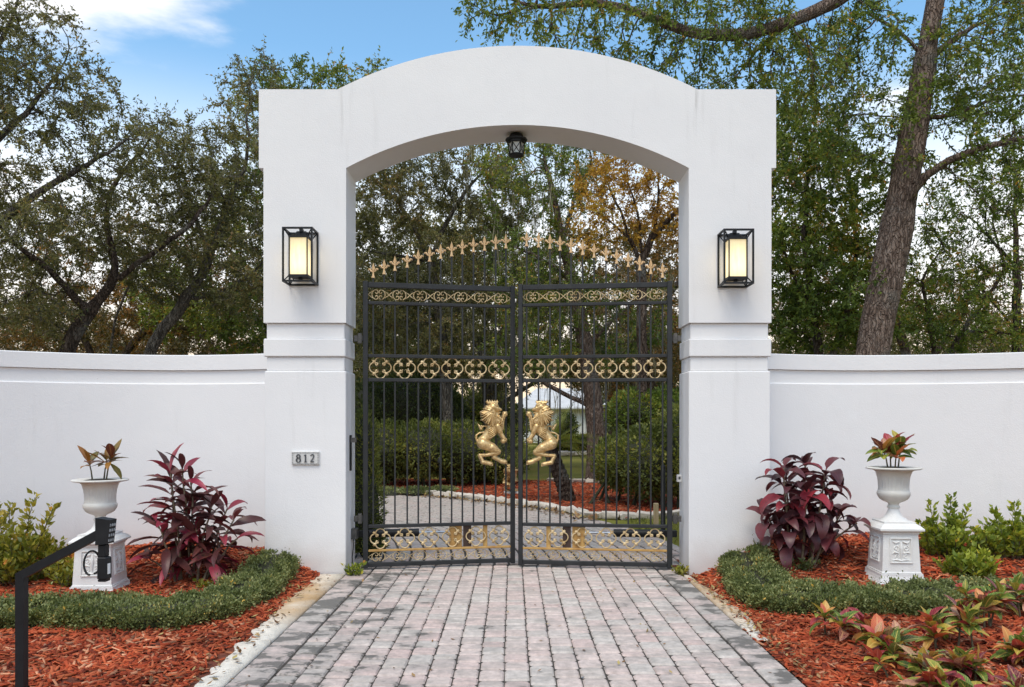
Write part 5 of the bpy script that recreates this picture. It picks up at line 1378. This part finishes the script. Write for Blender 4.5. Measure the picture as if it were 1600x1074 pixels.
for wx in (-3, -1, 1.2, 3.2):
    w_ = part('window', MB().box((wx, -.02, 1.4), (1.2, .08, 1.2)), M['housewhite'], ho)
    for s in (-1, 1): part('pane', MB().box((wx + s * .28, -.07, 1.4), (.48, .04, 1.02)), M['glass'], w_)

# ------------------------------------------------------------------ urns on pedestals
PW = {}
def pedestal_meshes():
    body = MB().sqloft([(.172, .118), (.172, .128), (.165, .132), (.150, .455), (.156, .462), (.156, .474)])
    PW['body'] = body.mesh('body', M['plaster'])
    PW['plinth'] = MB().sqloft([(.225, -.06), (.228, .022), (.222, .034), (.205, .045), (.190, .070), (.182, .095), (.181, .116)]).mesh('plinth', M['plaster'])
    PW['cap'] = MB().sqloft([(.160, .4745), (.176, .490), (.190, .494), (.191, .510), (.184, .516), (.165, .535), (.137, .553), (.137, .566), (.120, .570)]).mesh('cap', M['plaster'])
    PW['neck'] = MB().lathe([(.125, .566), (.112, .578), (.090, .592), (.070, .612), (.055, .638), (.047, .662), (.044, .680)], 24).mesh('neck', M['plaster'], True)
    r = MB(); z0, z1 = .215, .415
    for x0_, x1_, za, zb in ((-.098, .098, z0 - .012, z0), (-.092, .092, z1, z1 + .010), (-.098, -.088, z0, z1), (.083, .093, z0, z1)):
        r.bbox(((x0_ + x1_) / 2, -.004, (za + zb) / 2), (x1_ - x0_, .014, zb - za), .003)
    for s in (-1, 1):
        r.tube(spiral(s * .042, .335, .006, .026, 0, s * 7.5, 20) , .006, 5)
        r.tube(spiral(s * .040, .258, .020, .006, 1.2 if s > 0 else 1.9, s * 6.2, 14), .006, 5)
        r.tube([(s * .075, 0, .395), (s * .05, -.004, .380), (s * .015, -.004, .392)], (.004, .009, .006), 5)
        r.tube([(s * .078, 0, .285), (s * .06, -.004, .30), (s * .02, -.004, .290)], (.004, .008, .005), 5)
        r.tube([(s * .078, 0, .228), (s * .045, -.004, .236), (0, -.004, .226)], (.004, .007, .007), 5)
    r.tube([(0, 0, .24), (0, -.006, .30), (0, -.006, .35), (0, 0, .39)], (.005, .011, .014, .005), 6)
    PW['relief'] = r.mesh('relief_panel', M['plaster'], True)
    prof = [(.052, -.002), (.056, .006), (.050, .016), (.044, .028), (.047, .040), (.062, .050), (.085, .058), (.116, .078), (.134, .108), (.139, .128), (.136, .146), (.130, .152),
            (.127, .160), (.126, .19), (.128, .23), (.133, .27), (.141, .30), (.152, .325), (.170, .338)]
    fl = lambda z: .020 if .155 < z < .315 else (.014 if .06 < z < .14 else 0)
    PW['bowl'] = MB().lathe(prof, 56, fl).mesh('bowl', M['urnwhite'], True)
    rp = [(.166, .3375), (.215, .344), (.232, .350), (.234, .358), (.226, .364), (.200, .365), (.165, .360), (.150, .345)]
    PW['rim'] = MB().lathe(rp, 40).mesh('rim', M['urnwhite'], True)
    PW['soil'] = MB().lathe([(.150, .352), (.10, .362), (.03, .366)], 24).mesh('soil', M['soil'], True)
pedestal_meshes()
def urn_set(x, y, z, rz, lab_p, lab_u):
    p = thing('pedestal', lab_p, 'pedestal', (x, y, z), rz, 'white pedestals in the beds')
    for k in ('plinth', 'body', 'cap', 'neck'): obj(k, PW[k], p)
    for k in range(4):
        a = k * math.pi / 2
        obj('relief_panel', PW['relief'], p, (0.172 * math.sin(a), -.172 * math.cos(a), .005), (rad(-2.66), 0, a))
    u = thing('garden_urn', lab_u, 'urn', (x, y, z + .681), rz, 'white fluted urns on the pedestals')
    for k in ('bowl', 'rim', 'soil'): obj(k, PW[k], u)
    return z + .681 + .362
UR = (3.43, 7.16, .052); UL = (-3.67, 7.10, -.052)
zr = urn_set(*UR, rad(-3), 'white cast stone pedestal under the urn beside the burgundy plant', 'white fluted urn holding a bushy green, yellow and red croton')
zl = urn_set(*UL, rad(4), 'white cast stone pedestal behind the black keypad post', 'white fluted urn holding two slender bronze crotons, behind the keypad post')

# ------------------------------------------------------------------ big-leaved plants: every leaf an object
def blade(name, mat, width, droop, fold, n=7, tip=1.6, base=.5, wave=0.0, curl=0.0, stalk=0.0):
    V = []; F = []; uv = []
    t = np.linspace(0, 1, n)
    ang = -droop * t ** 1.3
    xs = np.concatenate(([0], np.cumsum(np.cos(ang[1:]) * np.diff(t)))); zs = np.concatenate(([0], np.cumsum(np.sin(ang[1:]) * np.diff(t))))
    for i, q in enumerate(t):
        qq = max(0.0, (q - stalk) / (1 - stalk))
        w = width * .5 * (math.sin(math.pi * qq ** base) ** (1 / tip) if 0 < qq < 1 else 0) + .004 + (.006 if q <= stalk else 0)
        up = np.array((-math.sin(ang[i]), 0, math.cos(ang[i])))
        c = np.array((xs[i], 0, zs[i])); wv = wave * math.sin(q * 15)
        for s in (-1, 0, 1):
            V.append(c + np.array((0, s * w * math.cos(fold), 0)) + up * (abs(s) * w * math.sin(fold) + s * wv * w + curl * abs(s) * w * q)); uv.append((q, .5 + .5 * s))
    for i in range(n - 1):
        for k in (0, 1): F.append((i * 3 + k, i * 3 + 3 + k, i * 3 + 4 + k, i * 3 + 1 + k))
    me = bpy.data.meshes.new(name); me.from_pydata([tuple(v) for v in V], [], F); me.update()
    l = me.uv_layers.new(name='UVMap')
    for lp_ in me.loops: l.data[lp_.index].uv = uv[lp_.vertex_index]
    me.polygons.foreach_set('use_smooth', np.ones(len(me.polygons), bool)); me.materials.append(mat); return me

def put_leaf(root, mesh, pos, az, el, L, roll=0.0, name='leaf'):
    return obj(name, mesh, root, tuple(pos), (roll, -el, az), (L, L, L))

rl = random.Random(21)
CORD = [blade('leaf', M['cordyline'], rl.uniform(.20, .28), rl.uniform(.6, 1.5), rl.uniform(.2, .5), 8, 1.5, .72, rl.uniform(0, .12), 0, .12) for _ in range(8)]
CORD2 = [blade('leaf', M['cordyline2'], rl.uniform(.33, .44), rl.uniform(1.2, 2.4), rl.uniform(.1, .4), 9, 1.4, .68, rl.uniform(0, .10), 0, .12) for _ in range(8)]
CROT = [blade('leaf', M['croton'], rl.uniform(.40, .52), rl.uniform(.1, 1.1), rl.uniform(.15, .45), 7, 1.2, .80, rl.uniform(0, .15), 0, .08) for _ in range(7)]
CROTU = [blade('leaf', M['croton_urn'], rl.uniform(.30, .40), rl.uniform(0, .8), rl.uniform(.15, .45), 7, 1.2, .85, .05, 0, .08) for _ in range(6)]

def cane_plant(x, y, z, stems, meshes, Ls, label, cat, name, el_rng, pitch_z, seed, matc, top_up=True):
    """stems: (dx, dy, height, lean x, lean y, leaves)"""
    r = random.Random(seed)
    root = thing(name, label, cat, (x, y, z))
    for dx, dy, h, lx, ly, nl in stems:
        ts = np.linspace(0, 1, 7)
        pts = np.stack((dx + lx * ts ** 1.3, dy + ly * ts ** 1.3, h * ts - .03), -1) + np.array([(r.gauss(0, .006), r.gauss(0, .006), 0) for _ in ts])
        part('stem', MB().tube(pts, np.linspace(.013, .007, 7), 6), matc, root, True)
        az = r.random() * 6.28
        for k in range(nl):
            q = 1 - pitch_z * (k / max(nl - 1, 1)) ** 1.05
            f = q * 6; i = min(int(f), 5); p = pts[i] + (pts[i + 1] - pts[i]) * (f - i)
            u = k / max(nl - 1, 1)
            el = el_rng[0] + (el_rng[1] - el_rng[0]) * u + r.gauss(0, .18)
            L = r.uniform(*Ls) * (1 if k > 1 else .8)
            put_leaf(root, r.choice(meshes), p, az, el, L, r.gauss(0, .35)); az += 2.4 + r.gauss(0, .25)
    return root
s = 7.30 / FPX
xl, yl = (298 - CX) * s, 7.30
st = []
for px, py, n in ((262, 712, 13), (285, 705, 13), (250, 735, 11), (300, 730, 12), (350, 775, 12), (372, 790, 12), (335, 765, 11), (318, 800, 10), (245, 790, 11), (275, 770, 11), (390, 815, 8), (225, 850, 5)):
    r = random.Random(px)
    hx = (px - 298) * s; h = (903 - py) * s - .09
    dx = max(-.12, min(.14, hx * .35))
    st.append((dx, r.uniform(-.10, .14), h, hx * .85 - dx, r.uniform(-.18, .16), int(n * 1.45)))
cane_plant(xl, yl, float(hL(xl, yl)), st, CORD, (.26, .42), 'tall spiky dark maroon cordyline with narrow leaves in the mulch by the plaque pillar', 'cordyline', 'cordyline_plant', (1.0, -.25), .66, 4, M['cane'])
xr, yr = (1258 - CX) * s, 7.45
st = []
s2 = 7.45 / FPX
for px, py, n in ((1216, 745, 13), (1235, 760, 12), (1290, 742, 14), (1305, 750, 13), (1262, 775, 12), (1200, 800, 10), (1280, 800, 11), (1318, 770, 10), (1225, 815, 9), (1352, 800, 9), (1372, 812, 7)):
    r = random.Random(px)
    hx = (px - 1258) * s2; h = (880 - py) * s2 + (.13 if py < 790 else .02)
    dx = max(-.12, min(.12, hx * .35))
    st.append((dx, r.uniform(-.10, .12), h, hx * .75 - dx, r.uniform(-.16, .14), int(n * 1.35)))
cane_plant(xr, yr, float(hR(xr, yr)), st, CORD2, (.24, .36), 'bushy burgundy cordyline with broad drooping leaves in the mulch by the pillar', 'cordyline', 'cordyline_plant', (1.15, -.05), .52, 8, M['cane'])

def croton(x, y, z, stems, meshes, Ls, label, seed, group=None, name='croton_plant'):
    r = random.Random(seed)
    root = thing(name, label, 'croton', (x, y, z), 0, group)
    for dx, dy, h, lx, ly, nl in stems:
        pts = np.array([(dx, dy, -.02), (dx + lx * .4, dy + ly * .4, h * .5), (dx + lx, dy + ly, h)])
        part('stem', MB().tube(pts, (.008, .006, .005), 5), M['twig'], root, True)
        az = r.random() * 6.28
        for k in range(nl):
            u = k / max(nl - 1, 1)
            p = pts[2] * (1 - .55 * u) + pts[1] * .55 * u
            put_leaf(root, r.choice(meshes), p, az, 1.25 - 1.2 * u + r.gauss(0, .28), r.uniform(*Ls) * (.8 if k < 2 else 1), r.gauss(0, .3)); az += 2.4 + r.gauss(0, .3)
    return root
croton(UR[0], UR[1], zr, [(-.05, 0, .15, -.04, 0, 13), (.045, .01, .18, .03, 0, 14), (0, -.03, .11, 0, -.02, 11), (0, .05, .16, .0, 0.02, 10)], CROTU[:1] + CROT, (.15, .22), 'bushy green, yellow and red croton growing in the urn beside the burgundy plant', 31)
croton(UL[0], UL[1], zl, [(.05, 0, .20, .05, 0, 14), (.02, .02, .17, .03, 0, 6), (-.07, 0, .15, -.03, 0, 7)], CROTU, (.15, .23), 'two slender bronze orange crotons growing in the urn behind the keypad post', 32)
def at_ground(px, py):
    """point on the right bed under a pixel"""
    y = 5.5
    for _ in range(20): y = FPX * (CAMH - float(hR((px - CX) / FPX * y, y))) / (py - HY)
    return (px - CX) / FPX * y, y
for i, (px, py, ns, h, nl, lab) in enumerate((
        (1316, 998, 2, .10, 9, 'small red and orange croton standing alone at the hedge corner'),
        (1400, 1040, 3, .12, 9, 'croton with red and yellow leaves between the lone small croton and the big clump'),
        (1478, 1012, 3, .16, 11, 'tallest upright green and red croton in front of the clipped hedge below the urn'),
        (1552, 985, 3, .20, 10, 'croton with salmon and green leaves at the hedge end by the frame edge'),
        (1600, 968, 3, .20, 10, 'orange and green croton cut by the frame edge, farthest back of its clump'),
        (1500, 1068, 3, .10, 10, 'low dark maroon croton in the middle of the foreground clump'),
        (1578, 1045, 3, .12, 10, 'croton with green pointed leaves at the right frame edge beside the maroon one'),
        (1468, 1112, 3, .12, 11, 'nearest croton with large green leaves and one cream leaf'),
        (1580, 1120, 3, .10, 10, 'croton with yellow veined leaves in the bottom corner of the photo'),
        (1425, 1075, 2, .08, 6, 'low purple veined croton sprig at the inner edge of the clump'))):
    x, y = at_ground(px, py); r = random.Random(i + 50)
    stems = [(r.uniform(-.12, .12), r.uniform(-.12, .12), h * r.uniform(.6, 1.35), r.uniform(-.06, .06), r.uniform(-.06, .06), nl + 4) for _ in range(ns + 2)]
    croton(x, y, float(hR(x, y)), stems, CROT, (.11, .175), lab, 60 + i, 'crotons in the front bed')

# ------------------------------------------------------------------ small-leaved foliage
def low_hedge(label, path, w, h, hf, seed, n):
    rng = np.random.default_rng(seed)
    path = np.array(path, float)
    seg = np.concatenate(([0], np.cumsum(np.linalg.norm(np.diff(path, axis=0), axis=1))))
    q = np.linspace(0, seg[-1], 60); C = np.stack((np.interp(q, seg, path[:, 0]), np.interp(q, seg, path[:, 1])), -1)
    for _ in range(6): C[1:-1] = (C[:-2] + 2 * C[1:-1] + C[2:]) / 4
    T = np.gradient(C, axis=0); T /= np.linalg.norm(T, axis=1, keepdims=True); Nn = np.stack((-T[:, 1], T[:, 0]), -1)
    hd = thing('clipped_hedge', label, 'hedge', (C[0, 0], C[0, 1], 0))
    off = np.array((C[0, 0], C[0, 1], 0))
    wq = np.interp(q / q[-1], np.linspace(0, 1, len(w)), w)
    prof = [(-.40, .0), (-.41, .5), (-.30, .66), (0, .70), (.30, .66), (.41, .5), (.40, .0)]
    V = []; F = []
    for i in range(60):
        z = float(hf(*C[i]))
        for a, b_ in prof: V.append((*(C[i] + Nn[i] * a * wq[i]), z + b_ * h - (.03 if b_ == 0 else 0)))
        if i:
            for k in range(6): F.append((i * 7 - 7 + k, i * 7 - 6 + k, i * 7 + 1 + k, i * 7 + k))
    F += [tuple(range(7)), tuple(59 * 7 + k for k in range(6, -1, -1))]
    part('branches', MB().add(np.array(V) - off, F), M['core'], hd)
    i = rng.random(n) * 59; i0 = i.astype(int); f = (i - i0)[:, None]; i1 = np.minimum(i0 + 1, 59)
    c = C[i0] * (1 - f) + C[i1] * f; nn = Nn[i0] * (1 - f) + Nn[i1] * f; ww = wq[i0]
    a = rng.uniform(-.30, 1.30, n) * np.pi            # angle over the rounded section
    ca, sa = np.cos(a), np.clip(np.sin(a), -.15, 1)
    ex = np.sign(ca) * np.abs(ca) ** .45; ez = np.clip(np.sign(sa) * np.abs(sa) ** .45, .0, 1)
    lump = 1 + .11 * np.sin(i * 1.9 + a * 3) + .09 * np.sin(i * 5.3 + a * 7) + .08 * np.sin(i * .71)
    jit = rng.uniform(.78, 1.04, n) * lump; st_ = rng.random(n) < .035; jit = np.where(st_, jit * rng.uniform(1.05, 1.35, n), jit)
    lo = sa < .02; ez = np.where(lo, rng.random(n) * .85, ez)
    xy = c + nn * (ex * ww * .5 * jit)[:, None]
    z = hf(xy[:, 0], xy[:, 1]) + ez * h * jit
    P = np.stack((xy[:, 0], xy[:, 1], z), -1) - off
    N = np.stack((nn[:, 0] * ca, nn[:, 1] * ca, np.abs(sa) + .35), -1)
    V, Tq, t = leaf_cloud(P, N, .0215, rng, .55, .75, .25, .45 + .22 * np.sin(i * .8) * np.sin(a * 2 + i * .33), .2)
    obj('foliage', fastmesh('foliage', V, Tq, M['leaf_border'], t), hd)
low_hedge('low clipped border hedge curving through the mulch behind the keypad post', [(-5.3, 5.78), (-4.2, 5.85), (-3.3, 6.0), (-2.75, 5.95), (-2.33, 6.12), (-2.24, 6.8), (-2.28, 7.4), (-2.27, 7.78)],
          (.34, .34, .40, .66, .64, .42, .40, .36), .135, hL, 5, 78000)
low_hedge('low clipped border hedge curving in front of the burgundy plant and urn', [(2.22, 7.72), (2.16, 7.2), (2.13, 6.6), (2.30, 6.22), (2.75, 6.12), (3.3, 6.22), (3.9, 6.35), (4.7, 6.5)],
          (.36, .42, .52, .62, .66, .62, .52, .5), .135, hR, 6, 95000)

def shrub(name, label, cat, x, y, z, stems, mat, leaf, nper, seed, group=None, sig=.06, aspect=.45):
    """upright stems each clothed in leaves; stems: (dx, dy, h, lx, ly)"""
    rng = np.random.default_rng(seed)
    root = thing(name, label, cat, (x, y, z), 0, group)
    mb = MB(); P = []; N = []; tn = []
    for dx, dy, h, lx, ly in stems:
        t = np.linspace(0, 1, 6); pts = np.stack((dx + lx * t, dy + ly * t, h * t - .03), -1) + rng.normal(0, .008, (6, 3))
        mb.tube(pts, np.linspace(.006, .003, 6), 4, False)
        k = int(nper * h / .4) + 6
        u = rng.uniform(.15, 1.02, k); p = np.stack([np.interp(u, t, pts[:, j]) for j in range(3)], -1)
        az = rng.uniform(0, 6.28, k); d = np.stack((np.cos(az), np.sin(az), np.full(k, .55) + .5 * u), -1)
        P.append(p + d * rng.uniform(0, sig, k)[:, None]); N.append(d); tn.append(np.full(k, rng.uniform(.35, .62)) + .15 * (u - .5))
    part('stems', mb, M['twig'], root)
    V, T, t = leaf_cloud(np.concatenate(P), np.concatenate(N), leaf, rng, aspect, .25, .25, np.concatenate(tn), .15)
    obj('foliage', fastmesh('foliage', V, T, mat, t), root)
    return root
def clump(n, rx, ry, h0, h1, seed, lean=.25):
    r = random.Random(seed); o = []
    for _ in range(n):
        a = r.random() * 6.28; q = r.random() ** .5
        dx, dy = q * rx * math.cos(a), q * ry * math.sin(a)
        o.append((dx * .5, dy * .5, r.uniform(h0, h1) * (1 - .3 * q * q), dx * .5 + r.gauss(0, .03), dy * .5 + r.gauss(0, .03)))
    return o
x, y = (28 - CX) / FPX * 7.3, 7.3
shrub('ixora_shrub', 'yellow green shrub with tall leafy shoots at the frame edge by the keypad post', 'shrub', x, y, float(hL(x, y)),
      clump(60, .42, .30, .25, .52, 1) + [(-.05, 0, .74, -.15, 0), (.0, .05, .80, .12, 0), (.05, 0, .70, .26, 0), (-.1, 0, .72, -.05, .1), (-.1, 0, .66, -.3, 0)], M['leaf_lime'], .062, 60, 71, None, .035, .5)
x, y = (108 - CX) / FPX * 7.2, 7.2
shrub('ixora_shrub', 'small green sprig of shrub tucked beside the pedestal behind the keypad post', 'shrub', x, y, float(hL(x, y)), clump(22, .2, .16, .14, .28, 2), M['leaf_lime'], .055, 60, 72, None, .03, .5)
for px, Y, n, rx, h, lab in ((1475, 7.65, 34, .24, .44, 'bright green shrub with upright shoots close beside the urn and the wall'),
                             (1515, 7.2, 38, .24, .29, 'low lime green shrub in front of the upright green shoots'),
                             (1575, 7.6, 56, .36, .41, 'bushy green shrub against the garden wall at the frame edge past the urn')):
    x = (px - CX) / FPX * Y
    ex = [(0.02, 0, h + .13, .05, 0), (-.05, 0, h + .08, -.08, 0), (.1, 0, h + .05, .12, 0)] if h > .4 else []
    shrub('ixora_shrub', lab, 'shrub', x, Y, float(hR(x, Y)), clump(n, rx, .22, h * .45, h * .95, px) + ex, M['leaf_shrub'], .056, 70, px, 'shrubs along the wall', .03, .55)
# weeds
for px, py, Y, s_, mt, lab in ((1256, 872, 7.3, .16, 'leaf_dark', 'small dark green seedling at the foot of the burgundy cordyline'),
                               (318, 905, 7.1, .10, 'leaf_lime', 'pale green weed at the foot of the maroon cordyline'),
                               (362, 890, 7.3, .07, 'leaf_lime', 'tiny green weed in the mulch between cordyline and hedge'),
                               (553, 893, 7.83, .15, 'leaf_shrub', 'green weed growing at the inner foot of the plaque pillar'),
                               (1063, 893, 7.86, .11, 'leaf_lime', 'pale weed at the inner foot of the pillar beside the burgundy plant')):
    x = (px - CX) / FPX * Y; z = float(hL(x, Y)) if px < 540 else (float(hR(x, Y)) if px > 1100 else 0)
    shrub('weed', lab, 'weed', x, Y, z, clump(10, s_ * .5, s_ * .5, s_ * .5, s_, px), M[mt], .045, 26, px, None, .02, .55)
x = (1182 - CX) / FPX * 7.8
shrub('weed', 'dry thin weed stalk standing against the pillar beside the burgundy plant', 'weed', x, 7.78, float(hR(x, 7.78)), [(0, 0, .17, -.03, 0), (0, 0, .12, .02, 0)], M['leaf_oak'], .02, 6, 3)

# ------------------------------------------------------------------ keypad on a gooseneck post
KX, KY = (34 - CX) / FPX * 4.1, 4.1
kp = thing('keypad_post', 'black steel gooseneck post carrying the gate keypad, standing in the mulch', 'keypad stand', (KX, KY, 0))
bend = .712; tipx, tipz = .400, .925
dx, dz = tipx, tipz - bend; th = math.atan2(dz, dx); q = .0215
mit = math.tan((math.pi / 2 - th) / 2) * q                       # both tubes are cut to the same mitre
part('post', MB().prism([(-q, -.15), (q, -.15), (q, bend - mit), (-q, bend + mit)], -.0215, .0215), M['black'], kp)
ex, ez = math.cos(th), math.sin(th); nx_, nz_ = -ez, ex
lo_ = (q + .0006, bend - mit + .0004); hi_ = (-q + .0006, bend + mit + .0008)
La = math.hypot(dx, dz)
part('arm', MB().prism([hi_, lo_, (lo_[0] + ex * (La - .01), lo_[1] + ez * (La - .01)), (hi_[0] + ex * (La + .03), hi_[1] + ez * (La + .03))], -.0213, .0213), M['black'], kp)
hd = obj('keypad', None, kp, (tipx + .030, .0, tipz + .0), (0, 0, rad(-4)), (1.15, 1.1, 1.18))
part('hood', MB().prism([(-.030, .072), (.036, .064), (.036, .058), (.024, -.040), (-.030, -.046)], -.030, .030), M['black'], hd)
M['key'] = simple('grey_keys', (.20, .21, .22), (.42, .43, .44), 60, .5)
for i in range(4):
    for j in range(3):
        part('key', MB().bbox((.0335 - .0030 * i, -.017 + .017 * j, .040 - .022 * i), (.006, .010, .012), .002), M['key'], hd)
part('stem', MB().bbox((-.008, 0, -.072), (.034, .040, .055), .004), M['black'], hd)
part('reader', MB().bbox((-.004, 0, -.148), (.044, .050, .098), .005), M['black'], hd)
part('sticker', MB().box((.0190, -.004, -.150), (.003, .020, .045)), M['whitebox'], hd)
part('base_tab', MB().bbox((-.006, 0, -.201), (.036, .042, .010), .002), M['black'], hd)
a = np.linspace(0, 2 * np.pi, 24)
part('cable', MB().tube(np.stack((tipx - .032 + .034 * np.sin(a), -.012 + .02 * np.cos(a * .5), tipz - .145 - .06 * np.cos(a) + .0), -1), .0055, 6)
     .tube([(tipx - .032, .008, tipz - .205), (tipx + .005, .0, tipz - .195), (tipx + .03, 0, tipz - .20)], .005, 6), M['black'], kp, True)

# ------------------------------------------------------------------ fallen leaves on the drive and along the edges
r = np.random.default_rng(9)
litter('fallen_leaves', r.uniform(XL, XR, 110), r.uniform(4.2, 8.3, 110), np.full(110, .004), .035, 1)
n = 130; yy = r.uniform(4.3, 7.8, n)
litter('fallen_leaves', XL - .03 - np.abs(r.normal(0, .16, n)) - .02 * (yy - 4), yy, np.full(n, .016), .05, 2)
n = 220; yy = r.uniform(4.6, 7.8, n)
litter('fallen_leaves', XR + .02 + np.abs(r.normal(0, .10, n)), yy, np.full(n, .018), .045, 3)
n = 260; yy = r.uniform(5.2, 8.3, n); sx = np.where(r.random(n) < .5, -1, 1)
xx = np.where(sx < 0, r.uniform(-4.6, -2.0, n), r.uniform(2.0, 4.6, n))
litter('fallen_leaves', xx, yy, np.where(sx < 0, hL(xx, yy), hR(xx, yy)) + .018, .04, 4)
